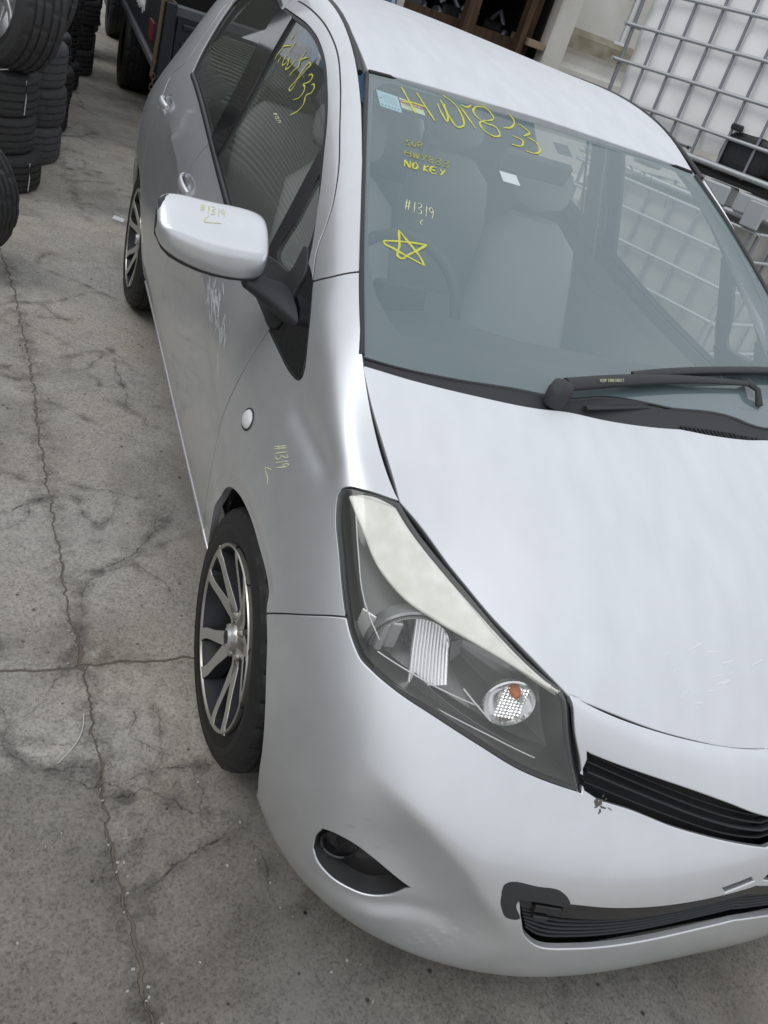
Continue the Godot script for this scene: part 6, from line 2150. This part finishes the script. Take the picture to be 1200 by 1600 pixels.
func roof_heights() -> Array:  # heights in metres over an even grid of x and z
	return even_sheet(-0.65, 0.65, -3.1, -0.85, [
		[1.3622, 1.3840, 1.4102, 1.4355, 1.4533, 1.4690, 1.4817, 1.4932, 1.5036, 1.5090, 1.4989, 1.4667, 1.3914],
		[1.3924, 1.4119, 1.4351, 1.4580, 1.4722, 1.4846, 1.4939, 1.5015, 1.5067, 1.5059, 1.4904, 1.4568, 1.3982],
		[1.4216, 1.4406, 1.4602, 1.4782, 1.4901, 1.4990, 1.5054, 1.5097, 1.5104, 1.5040, 1.4841, 1.4474, 1.3987],
		[1.4438, 1.4630, 1.4802, 1.4941, 1.5032, 1.5093, 1.5136, 1.5155, 1.5132, 1.5040, 1.4831, 1.4451, 1.3989],
		[1.4526, 1.4722, 1.4883, 1.5006, 1.5083, 1.5132, 1.5165, 1.5176, 1.5142, 1.5045, 1.4845, 1.4457, 1.3994],
	])

func windscreen_heights() -> Array:  # heights in metres over an even grid of x and z
	return even_sheet(-0.75, 0.75, -1.05, 0.12, [
		[1.4840, 1.4219, 1.3573, 1.2852, 1.2088, 1.1322, 1.0610, 0.9867, 0.8971],
		[1.4745, 1.4153, 1.3558, 1.2891, 1.2191, 1.1515, 1.0898, 1.0267, 0.9471],
		[1.4648, 1.4078, 1.3507, 1.2896, 1.2267, 1.1666, 1.1103, 1.0528, 0.9861],
		[1.4556, 1.4001, 1.3444, 1.2873, 1.2298, 1.1740, 1.1201, 1.0661, 1.0102],
		[1.4483, 1.3938, 1.3393, 1.2845, 1.2298, 1.1761, 1.1247, 1.0757, 1.0263],
		[1.4453, 1.3912, 1.3371, 1.2831, 1.2292, 1.1760, 1.1257, 1.0796, 1.0327],
	])

func side_lines() -> Dictionary:  # seams and edges, as places on the surface
	return {
		pillar_seam = [Vector2(10.848, 8.939), Vector2(11.061, 9.717), Vector2(11.294, 11)],
		hood_gap = [Vector2(11.294, 11), Vector2(14.193, 11)],
		lamp_top = [Vector2(14.193, 11), Vector2(14.163, 10.218), Vector2(14.032, 9.33), Vector2(13.848, 8.467), Vector2(13.773, 7.905), Vector2(13.777, 7.44)],
		lamp_side = [Vector2(13.777, 7.44), Vector2(13.879, 7.086), Vector2(14.064, 6.743), Vector2(14.312, 6.502), Vector2(14.598, 6.196), Vector2(14.915, 5.898)],
		bumper_gap = [Vector2(14.915, 5.898), Vector2(14.471, 5.076), Vector2(13.871, 4.12)],
		arch_top = [Vector2(13.871, 4.12), Vector2(13.51, 4.341), Vector2(12.991, 4.424), Vector2(12.42, 4.434), Vector2(11.925, 4.271), Vector2(11.542, 3.923), Vector2(11.331, 3.442), Vector2(11.27, 2.962), Vector2(11.221, 2.503), Vector2(11.107, 1.971), Vector2(10.866, 1.313)],
		door_gap = [Vector2(10.672, 1.32), Vector2(10.82, 2.88), Vector2(10.831, 3.531), Vector2(10.781, 4.003), Vector2(10.732, 4.626), Vector2(10.733, 5.501), Vector2(10.683, 6.447), Vector2(10.664, 6.993)],
		fender_foot = [Vector2(10.866, 1.313), Vector2(10.836, 1), Vector2(10.672, 1), Vector2(10.672, 1.32)],
		tip_edge = [Vector2(10.664, 6.993), Vector2(11.093, 7.022), Vector2(11.519, 7.099), Vector2(11.693, 7.217), Vector2(11.763, 7.327), Vector2(11.788, 7.511), Vector2(11.737, 7.771), Vector2(11.52, 8.223), Vector2(11.179, 8.685), Vector2(10.848, 8.939)],
		frame_gap = [Vector2(10.848, 8.939), Vector2(10.566, 9.152), Vector2(10.389, 9.557), Vector2(10.238, 9.79), Vector2(9.945, 9.96), Vector2(9.489, 10.009), Vector2(9.005, 10.126), Vector2(8.603, 10.203), Vector2(8.143, 10.136), Vector2(7.622, 10.039), Vector2(6.891, 9.951)],
		frame_gap_rear = [Vector2(6.891, 9.951), Vector2(7, 10.35), Vector2(6, 10.35), Vector2(5.2, 10.3), Vector2(4.75, 10.1), Vector2(4.146, 8.952), Vector2(4.21, 8.463), Vector2(4.211, 7.644), Vector2(4.221, 7.167), Vector2(3.8, 6.568), Vector2(3.986, 6.175), Vector2(4.089, 5.824), Vector2(3.951, 5.056), Vector2(3.869, 4.217), Vector2(3.937, 3.447), Vector2(4.608, 2.419)],
		middle_gap = [Vector2(6.83, 10.35), Vector2(6.668, 9.731), Vector2(6.902, 8.458), Vector2(7.016, 7.311), Vector2(6.948, 7.102), Vector2(6.901, 6.944), Vector2(6.838, 6.449), Vector2(6.767, 5.877), Vector2(6.74, 5.414), Vector2(6.825, 5.344), Vector2(6.842, 3.818), Vector2(6.875, 2.331), Vector2(6.892, 1.32)],
		rear_door_foot = [Vector2(4.608, 2.419), Vector2(4.728, 1.45), Vector2(5.008, 1.32)],
		rear_arch = [Vector2(4.537, 1.1), Vector2(4.487, 1.91), Vector2(4.374, 2.595), Vector2(4.095, 3.231), Vector2(3.627, 3.686), Vector2(3.02, 3.859), Vector2(2.412, 3.7), Vector2(1.922, 3.242), Vector2(1.609, 2.605), Vector2(1.465, 1.782), Vector2(1.517, 0.528), Vector2(1.517, 1.1)],
		quarter_glass = [Vector2(9.706, 9.287), Vector2(10.116, 9.167), Vector2(10.293, 8.939), Vector2(10.346, 8.784), Vector2(10.328, 8.147), Vector2(9.906, 7.85), Vector2(9.82, 8.581)],
		mirror_sail = [Vector2(9.668, 7.567), Vector2(10.01, 7.839), Vector2(10.351, 8.136), Vector2(10.383, 8.826), Vector2(10.56, 8.784), Vector2(10.654, 8.245), Vector2(10.647, 7.066), Vector2(10.139, 7.096), Vector2(9.828, 7.094), Vector2(9.743, 7.321)],
		sail_tip = [Vector2(10.691, 7.038), Vector2(11.096, 7.049), Vector2(11.514, 7.139), Vector2(11.677, 7.236), Vector2(11.748, 7.347), Vector2(11.762, 7.501), Vector2(11.706, 7.715), Vector2(11.502, 8.172), Vector2(11.162, 8.639), Vector2(10.837, 8.912), Vector2(10.567, 9.1), Vector2(10.611, 8.825), Vector2(10.702, 8.247)],
		lamp_foot = [Vector2(14.915, 5.898), Vector2(15.026, 5.817), Vector2(15.16, 5.754), Vector2(15.324, 5.706), Vector2(15.495, 5.763), Vector2(15.863, 5.914), Vector2(16.273, 6.073), Vector2(16.792, 6.126), Vector2(17.304, 6.063), Vector2(17.678, 6.096), Vector2(17.981, 6.154)],
		grille_side = [Vector2(17.981, 6.154), Vector2(17.922, 7.242), Vector2(17.826, 8.52), Vector2(17.828, 11)],
		nose = [Vector2(17.828, 11), Vector2(21.032, 11)],
		bumper_foot = [Vector2(21.032, 0), Vector2(18, 0), Vector2(14.45, 0), Vector2(14.3, 0.6)],
		bumper_arch = [Vector2(14.637, 1.395), Vector2(14.65, 1.89), Vector2(14.654, 2.274), Vector2(14.516, 2.967), Vector2(14.312, 3.466), Vector2(14.092, 3.876), Vector2(13.871, 4.12)],
		lamp_inner = [Vector2(17.724, 11), Vector2(17.757, 8.385), Vector2(17.891, 6.64), Vector2(17.956, 6.188)],
		upper_grille = [Vector2(18.015, 7.806), Vector2(18.332, 7.856), Vector2(18.866, 7.91), Vector2(19.47, 7.845), Vector2(20.151, 7.579), Vector2(20.699, 7.224), Vector2(21.15, 6.95), Vector2(21.15, 5.7), Vector2(20.898, 5.807), Vector2(20.359, 5.972), Vector2(19.821, 6.051), Vector2(19.169, 6.088), Vector2(18.595, 6.187), Vector2(18.185, 6.151)],
		lower_grille = [Vector2(17.713, 3.475), Vector2(18.189, 3.637), Vector2(18.674, 3.696), Vector2(19.144, 3.782), Vector2(19.782, 3.927), Vector2(20.462, 4.101), Vector2(21.15, 4.3), Vector2(21.15, 3.1), Vector2(20.133, 2.933), Vector2(19.506, 2.747), Vector2(18.971, 2.567), Vector2(18.564, 2.442), Vector2(18.147, 2.374), Vector2(17.981, 2.549), Vector2(17.831, 2.975)],
		fog_pocket = [Vector2(15.77, 2.069), Vector2(15.758, 2.339), Vector2(15.805, 2.592), Vector2(15.929, 2.697), Vector2(16.081, 2.739), Vector2(16.412, 2.655), Vector2(16.778, 2.509), Vector2(16.599, 2.113), Vector2(16.413, 1.93), Vector2(16.239, 1.857), Vector2(16.046, 1.821), Vector2(15.872, 1.888)],
		tow_cover = [Vector2(17.517, 3.57), Vector2(17.521, 3.754), Vector2(17.569, 3.841), Vector2(17.82, 3.896), Vector2(18.029, 3.939), Vector2(18.129, 3.845), Vector2(18.202, 3.608), Vector2(17.948, 3.563), Vector2(17.711, 3.49), Vector2(17.699, 3.344), Vector2(17.766, 3.003), Vector2(17.698, 2.989), Vector2(17.589, 3.186)],
		plate_slot = [Vector2(20.283, 4.349), Vector2(20.808, 4.644), Vector2(20.901, 4.479), Vector2(20.375, 4.183)],
		bumper_ridge = [Vector2(15.842, 4.315), Vector2(16.243, 4.276), Vector2(16.639, 4.142), Vector2(17.116, 3.734), Vector2(17.407, 3.214), Vector2(17.737, 2.639), Vector2(18.017, 2.121)],
		hollow = [Vector2(11.815, 6.768), Vector2(12.337, 6.843), Vector2(12.985, 7.033), Vector2(13.644, 7.331)],
		shoulder = [Vector2(4.893, 6.01), Vector2(5.866, 5.908), Vector2(6.683, 5.839), Vector2(7.83, 6.021), Vector2(8.819, 6.086)],
		lamp_brow = [Vector2(13.93, 8.258), Vector2(14.368, 8.24), Vector2(14.874, 7.986), Vector2(15.315, 8.076), Vector2(15.824, 8.494), Vector2(16.335, 9.026), Vector2(16.876, 9.647), Vector2(17.519, 10.402)],
		front_belt = [Vector2(10.66, 7.05), Vector2(10.042, 7.019), Vector2(9.423, 7.016), Vector2(8.805, 7.032), Vector2(8.187, 7.061), Vector2(7.568, 7.095), Vector2(6.95, 7.126)],
		rear_belt = [Vector2(6.95, 7.126), Vector2(6.455, 7.144), Vector2(5.96, 7.151), Vector2(5.465, 7.144), Vector2(4.97, 7.118)],
		front_pillar = [Vector2(6.95, 7.126), Vector2(6.81, 8.5), Vector2(6.58, 9.64)],
		front_top = [Vector2(6.58, 9.64), Vector2(7.13, 9.66), Vector2(7.68, 9.73), Vector2(8.14, 9.775), Vector2(8.54, 9.765), Vector2(8.81, 9.71), Vector2(9.3, 9.575), Vector2(9.52, 9.47), Vector2(9.85, 9.33), Vector2(10.13, 9.17), Vector2(10.38, 9), Vector2(10.57, 8.78)],
		front_corner = [Vector2(10.57, 8.78), Vector2(10.68, 8.23), Vector2(10.7, 7.6), Vector2(10.66, 7.05)],
		rear_edge = [Vector2(4.97, 7.118), Vector2(4.81, 7.45), Vector2(4.66, 7.97), Vector2(4.54, 8.62), Vector2(4.47, 9.1)],
		rear_top = [Vector2(4.47, 9.1), Vector2(4.62, 9.45), Vector2(5, 9.65), Vector2(5.55, 9.77), Vector2(6.2, 9.8), Vector2(6.57, 9.66)],
		rear_pillar = [Vector2(6.57, 9.66), Vector2(6.81, 8.5), Vector2(6.95, 7.126)],
		pillar_front = [Vector2(7.36, 7.1), Vector2(7.27, 8.46), Vector2(7.12, 9.6)],
		pillar_rear = [Vector2(6.5, 9.6), Vector2(6.72, 8.49), Vector2(6.9, 7.16)],
		bar_front = [Vector2(9.438, 9.338), Vector2(9.552, 8.518), Vector2(9.676, 7.648), Vector2(9.765, 7.351)],
		lip_fold = [Vector2(15.44, 1.702), Vector2(15.741, 1.533), Vector2(16.076, 1.564), Vector2(16.48, 1.706), Vector2(16.908, 1.99), Vector2(17.285, 2.019), Vector2(17.618, 1.788)],
		lamp_line = [Vector2(15.414, 6.102), Vector2(15.869, 6.49), Vector2(16.328, 6.817), Vector2(16.693, 7.077)],
		lamp_line_low = [Vector2(15.664, 5.872), Vector2(16.274, 6.25), Vector2(16.852, 6.461), Vector2(17.439, 6.527)],
		lamp_divider = [Vector2(16.455, 7.256), Vector2(16.652, 7.083), Vector2(16.856, 6.899)],
		lamp_side_line = [Vector2(14.084, 8.285), Vector2(14.515, 7.286), Vector2(14.971, 6.571), Vector2(15.377, 6.362)],
	}

func hood_lines() -> Dictionary:  # seams and edges, as places on the surface
	return {
		hood_rear = [Vector2(1.305, 0.847), Vector2(2.086, 1.328), Vector2(3.042, 1.776), Vector2(4.079, 2.087), Vector2(4.617, 2.145), Vector2(5.332, 2.321), Vector2(6.336, 2.389), Vector2(7, 2.34)],
		hood_side = [Vector2(1.302, 0.875), Vector2(1.37, 1.768), Vector2(1.477, 2.504), Vector2(1.665, 3.494)],
		hood_lamp = [Vector2(1.665, 3.494), Vector2(1.906, 3.872), Vector2(2.395, 4.969), Vector2(2.84, 6.159), Vector2(3.332, 7.133), Vector2(3.613, 7.561)],
		hood_nose = [Vector2(3.613, 7.561), Vector2(4.208, 7.863), Vector2(4.866, 8.146), Vector2(5.562, 8.375), Vector2(6.278, 8.567), Vector2(7.068, 8.686), Vector2(7, 8.691)],
		hood_crease = [Vector2(2.434, 2.663), Vector2(2.995, 3.473), Vector2(3.68, 4.682), Vector2(4.57, 6.105), Vector2(4.985, 6.86)],
	}

func roof_lines() -> Dictionary:  # seams and edges, as places on the surface
	return {
		roof_front = [Vector2(0.685, 11.822), Vector2(1.413, 11.754), Vector2(2.132, 11.7), Vector2(3.402, 11.633), Vector2(4, 11.615)],
		roof_side = [Vector2(0.685, 11.822), Vector2(0.626, 10.408), Vector2(0.641, 9.439), Vector2(0.649, 8.467), Vector2(0.662, 7.495), Vector2(0.68, 6.537), Vector2(0.7, 5.626), Vector2(0.721, 4.798), Vector2(0.744, 4.049), Vector2(0.775, 3.354), Vector2(0.82, 2.668), Vector2(0.886, 1.975), Vector2(0.986, 1.292)],
		roof_rear = [Vector2(0.986, 1.292), Vector2(2.154, 0.427), Vector2(4, 0.32)],
	}

func glass_lines() -> Dictionary:  # seams and edges, as places on the surface
	return {
		glass_top = [Vector2(1.402, 1.209), Vector2(2.217, 1.052), Vector2(3.027, 0.911), Vector2(4.452, 0.751), Vector2(5, 0.746)],
		glass_side = [Vector2(1.382, 1.253), Vector2(1.099, 2.657), Vector2(0.852, 4.021), Vector2(0.595, 5.555), Vector2(0.414, 6.831)],
		glass_foot = [Vector2(0.411, 6.849), Vector2(0.827, 7.023), Vector2(1.49, 7.228), Vector2(2.375, 7.402), Vector2(3.329, 7.542), Vector2(3.667, 7.487), Vector2(5, 7.556)],
		band_top = [Vector2(1.671, 1.306), Vector2(1.765, 1.257), Vector2(3.559, 0.934), Vector2(5, 0.736)],
		band_foot = [Vector2(1.407, 1.622), Vector2(1.309, 2.093), Vector2(1.015, 3.574), Vector2(0.743, 5.21), Vector2(0.725, 5.549), Vector2(0.731, 5.846), Vector2(0.818, 6.188), Vector2(0.973, 6.524), Vector2(1.317, 6.614), Vector2(1.788, 6.716), Vector2(2.924, 6.911), Vector2(3.752, 6.992), Vector2(5, 7.074)],
	}

func glass_ink() -> Dictionary:  # marker strokes, as places on the surface
	return {
		big_plate = [[Vector2(1.992, 1.282), Vector2(2.059, 1.577), Vector2(2.128, 1.903)], [Vector2(2.289, 1.29), Vector2(2.389, 1.612), Vector2(2.492, 1.926)], [Vector2(1.918, 1.702), Vector2(2.171, 1.623), Vector2(2.389, 1.612)], [Vector2(2.674, 1.355), Vector2(2.705, 1.657), Vector2(2.755, 1.826), Vector2(2.814, 1.662), Vector2(2.796, 1.382), Vector2(2.77, 1.23)], [Vector2(2.868, 1.048), Vector2(3.064, 1.188), Vector2(3.146, 1.532), Vector2(3.089, 1.79), Vector2(2.953, 1.881), Vector2(2.842, 1.62), Vector2(2.828, 1.307)], [Vector2(3.176, 1.18), Vector2(3.273, 1.472), Vector2(3.358, 1.729)], [Vector2(3.208, 1.146), Vector2(3.315, 1.159), Vector2(3.466, 1.035)], [Vector2(3.782, 1.291), Vector2(3.884, 1.225), Vector2(3.804, 0.956), Vector2(3.57, 1.021), Vector2(3.455, 1.265), Vector2(3.593, 1.439), Vector2(3.856, 1.467), Vector2(3.88, 1.682), Vector2(3.716, 1.777), Vector2(3.53, 1.686), Vector2(3.502, 1.523), Vector2(3.655, 1.38), Vector2(3.844, 1.28)], [Vector2(3.889, 0.933), Vector2(4.217, 0.821), Vector2(4.383, 0.997), Vector2(4.225, 1.314), Vector2(4.035, 1.404)], [Vector2(4.193, 1.557), Vector2(4.385, 1.608), Vector2(4.31, 1.793), Vector2(4.079, 1.843)], [Vector2(4.46, 1.105), Vector2(4.651, 1.271), Vector2(4.469, 1.452)], [Vector2(4.538, 1.441), Vector2(4.696, 1.516), Vector2(4.736, 1.74), Vector2(4.572, 1.894), Vector2(4.345, 1.908)]],
		star = [[Vector2(1.273, 4.688), Vector2(1.234, 4.964), Vector2(1.186, 5.216), Vector2(1.223, 5.228), Vector2(1.311, 5.163)], [Vector2(1.311, 5.163), Vector2(1.482, 5.053), Vector2(1.672, 4.911)], [Vector2(1.672, 4.911), Vector2(1.346, 4.901), Vector2(1.006, 4.921)], [Vector2(1.006, 4.921), Vector2(0.999, 4.961), Vector2(1.12, 5.049), Vector2(1.545, 5.325)], [Vector2(1.545, 5.325), Vector2(1.52, 5.19), Vector2(1.405, 4.941), Vector2(1.273, 4.688)]],
		faded = [[Vector2(1.851, 2.694), Vector2(1.813, 2.686), Vector2(1.79, 2.727), Vector2(1.826, 2.761), Vector2(1.8, 2.808), Vector2(1.761, 2.806)], [Vector2(1.903, 2.675), Vector2(1.877, 2.78), Vector2(1.899, 2.803), Vector2(1.93, 2.773), Vector2(1.968, 2.666)], [Vector2(1.976, 2.793), Vector2(2.017, 2.659), Vector2(2.067, 2.665), Vector2(2.046, 2.714), Vector2(1.996, 2.727), Vector2(2.042, 2.785)], [Vector2(1.722, 2.924), Vector2(1.678, 3.073)], [Vector2(1.821, 2.925), Vector2(1.776, 3.076)], [Vector2(1.7, 2.999), Vector2(1.798, 3.001)], [Vector2(1.856, 2.925), Vector2(1.84, 3.077), Vector2(1.904, 2.957), Vector2(1.896, 3.079), Vector2(1.971, 2.926)], [Vector2(2.007, 2.927), Vector2(2.034, 3.004)], [Vector2(2.109, 2.927), Vector2(1.989, 3.081)], [Vector2(2.218, 2.951), Vector2(2.189, 2.927), Vector2(2.147, 2.959), Vector2(2.183, 3.037), Vector2(2.146, 3.083), Vector2(2.117, 3.052), Vector2(2.203, 2.975), Vector2(2.218, 2.951)], [Vector2(2.289, 2.935), Vector2(2.35, 2.93), Vector2(2.345, 2.967), Vector2(2.289, 3.003), Vector2(2.332, 3.031), Vector2(2.301, 3.078), Vector2(2.243, 3.077)], [Vector2(2.43, 2.935), Vector2(2.491, 2.929), Vector2(2.486, 2.967), Vector2(2.429, 3.004), Vector2(2.472, 3.031), Vector2(2.441, 3.079), Vector2(2.382, 3.079)]],
		no_key = [[Vector2(1.629, 3.323), Vector2(1.674, 3.179), Vector2(1.712, 3.323), Vector2(1.758, 3.177)], [Vector2(1.85, 3.176), Vector2(1.792, 3.236), Vector2(1.789, 3.323), Vector2(1.835, 3.309), Vector2(1.875, 3.22), Vector2(1.85, 3.176)], [Vector2(2.014, 3.172), Vector2(1.965, 3.322)], [Vector2(2.094, 3.17), Vector2(1.987, 3.255), Vector2(2.05, 3.321)], [Vector2(2.225, 3.166), Vector2(2.152, 3.168), Vector2(2.1, 3.321), Vector2(2.179, 3.32)], [Vector2(2.126, 3.245), Vector2(2.191, 3.243)], [Vector2(2.291, 3.164), Vector2(2.315, 3.24)], [Vector2(2.394, 3.16), Vector2(2.266, 3.318)]],
		lot = [[Vector2(1.535, 4.035), Vector2(1.463, 4.249)], [Vector2(1.576, 4.044), Vector2(1.504, 4.259)], [Vector2(1.487, 4.106), Vector2(1.579, 4.114)], [Vector2(1.467, 4.182), Vector2(1.553, 4.182)], [Vector2(1.659, 4.06), Vector2(1.599, 4.28)], [Vector2(1.701, 4.08), Vector2(1.758, 4.085), Vector2(1.75, 4.138), Vector2(1.695, 4.18), Vector2(1.732, 4.228), Vector2(1.7, 4.291), Vector2(1.645, 4.279)], [Vector2(1.85, 4.098), Vector2(1.786, 4.322)], [Vector2(1.942, 4.177), Vector2(1.923, 4.113), Vector2(1.879, 4.164), Vector2(1.897, 4.228), Vector2(1.942, 4.177), Vector2(1.885, 4.344)], [Vector2(1.73, 4.398), Vector2(1.673, 4.452), Vector2(1.667, 4.5), Vector2(1.692, 4.512)]],
	}

func window_ink() -> Dictionary:  # marker strokes, as places on the surface
	return {
		window_plate = [[Vector2(7.389, 9.399), Vector2(7.401, 9.301)], [Vector2(7.551, 9.353), Vector2(7.56, 9.276), Vector2(7.549, 9.176)], [Vector2(7.314, 9.133), Vector2(7.396, 9.193), Vector2(7.504, 9.252)], [Vector2(7.325, 9.089), Vector2(7.311, 8.999), Vector2(7.322, 8.916)], [Vector2(7.445, 9.038), Vector2(7.447, 8.978), Vector2(7.454, 8.925)], [Vector2(7.529, 9.107), Vector2(7.567, 9.028), Vector2(7.599, 8.972), Vector2(7.659, 9.026), Vector2(7.658, 9.13)], [Vector2(7.658, 9.13), Vector2(7.725, 9.045), Vector2(7.739, 8.984), Vector2(7.815, 9.073), Vector2(7.826, 9.196)], [Vector2(7.926, 9.434), Vector2(7.951, 9.261), Vector2(7.993, 9.207), Vector2(7.946, 9.092), Vector2(7.927, 8.985)], [Vector2(7.943, 9.248), Vector2(7.987, 9.33), Vector2(8.066, 9.412)], [Vector2(8.183, 9.202), Vector2(8.198, 9.314), Vector2(8.233, 9.42), Vector2(8.178, 9.412), Vector2(8.144, 9.34), Vector2(8.137, 9.234), Vector2(8.139, 9.126), Vector2(8.116, 8.989), Vector2(8.101, 8.902), Vector2(8.147, 8.902), Vector2(8.169, 8.965), Vector2(8.154, 9.077), Vector2(8.186, 9.207)], [Vector2(8.329, 9.309), Vector2(8.357, 9.363), Vector2(8.417, 9.393), Vector2(8.434, 9.33), Vector2(8.342, 9.162), Vector2(8.402, 9.18), Vector2(8.437, 9.15), Vector2(8.44, 9.058), Vector2(8.335, 8.902)], [Vector2(8.505, 9.323), Vector2(8.539, 9.369), Vector2(8.583, 9.37), Vector2(8.603, 9.291), Vector2(8.536, 9.147), Vector2(8.59, 9.08), Vector2(8.584, 8.98), Vector2(8.463, 8.766)]],
		window_lot = [[Vector2(8.162, 8.563), Vector2(8.076, 8.497)], [Vector2(8.183, 8.564), Vector2(8.098, 8.499)], [Vector2(8.121, 8.539), Vector2(8.171, 8.545)], [Vector2(8.093, 8.516), Vector2(8.142, 8.524)], [Vector2(8.225, 8.568), Vector2(8.148, 8.502)], [Vector2(8.244, 8.566), Vector2(8.274, 8.571), Vector2(8.26, 8.556), Vector2(8.221, 8.539), Vector2(8.233, 8.53), Vector2(8.202, 8.509), Vector2(8.174, 8.507)], [Vector2(8.32, 8.577), Vector2(8.244, 8.51)], [Vector2(8.354, 8.566), Vector2(8.356, 8.581), Vector2(8.323, 8.562), Vector2(8.321, 8.547), Vector2(8.354, 8.566), Vector2(8.294, 8.515)]],
	}

func wing_ink() -> Dictionary:  # marker strokes, as places on the surface
	return {
		wing_lot = [[Vector2(12.388, 6.099), Vector2(12.187, 5.787)], [Vector2(12.416, 6.081), Vector2(12.215, 5.771)], [Vector2(12.304, 5.996), Vector2(12.374, 5.976)], [Vector2(12.236, 5.886), Vector2(12.308, 5.878)], [Vector2(12.472, 6.047), Vector2(12.281, 5.735)], [Vector2(12.493, 6.013), Vector2(12.535, 6), Vector2(12.497, 5.925), Vector2(12.425, 5.869), Vector2(12.425, 5.799), Vector2(12.358, 5.714), Vector2(12.32, 5.734)], [Vector2(12.6, 5.971), Vector2(12.409, 5.666)], [Vector2(12.624, 5.852), Vector2(12.648, 5.943), Vector2(12.582, 5.876), Vector2(12.558, 5.787), Vector2(12.624, 5.852), Vector2(12.476, 5.63)], [Vector2(12.424, 5.509), Vector2(12.287, 5.383), Vector2(12.473, 5.337), Vector2(12.539, 5.267)]],
		rear_door_lot = [],
	}

func cap_ink() -> Dictionary:  # marker strokes, as places on the surface
	return {
		mirror_lot = [[Vector2(4.389, 1.835), Vector2(4.479, 2.485)], [Vector2(4.298, 1.838), Vector2(4.389, 2.484)], [Vector2(4.475, 2.088), Vector2(4.275, 2.057)], [Vector2(4.495, 2.312), Vector2(4.309, 2.264)], [Vector2(4.119, 1.848), Vector2(4.18, 2.485)], [Vector2(4.028, 1.893), Vector2(3.907, 1.883), Vector2(3.91, 2.046), Vector2(4.013, 2.188), Vector2(3.919, 2.299), Vector2(3.964, 2.466), Vector2(4.083, 2.461)], [Vector2(3.713, 1.894), Vector2(3.774, 2.508)], [Vector2(3.501, 2.1), Vector2(3.558, 1.919), Vector2(3.636, 2.08), Vector2(3.577, 2.247), Vector2(3.501, 2.1), Vector2(3.56, 2.53)], [Vector2(4.147, 2.576), Vector2(4.336, 3.027), Vector2(4.001, 2.971), Vector2(3.665, 2.899)]],
	}

func far_ink() -> Dictionary:  # marker strokes, as places on the surface
	return {
		far_plate = [[Vector2(7.189, 8.902), Vector2(7.313, 8.83)], [Vector2(7.363, 8.975), Vector2(7.453, 8.912)], [Vector2(7.621, 8.991), Vector2(7.568, 8.878), Vector2(7.651, 8.85), Vector2(7.705, 9.023), Vector2(7.643, 9.029)], [Vector2(7.845, 9.073), Vector2(7.901, 8.952)], [Vector2(8.017, 9.038), Vector2(8.064, 8.96)], [Vector2(8.237, 9.046), Vector2(8.222, 8.803)]],
	}
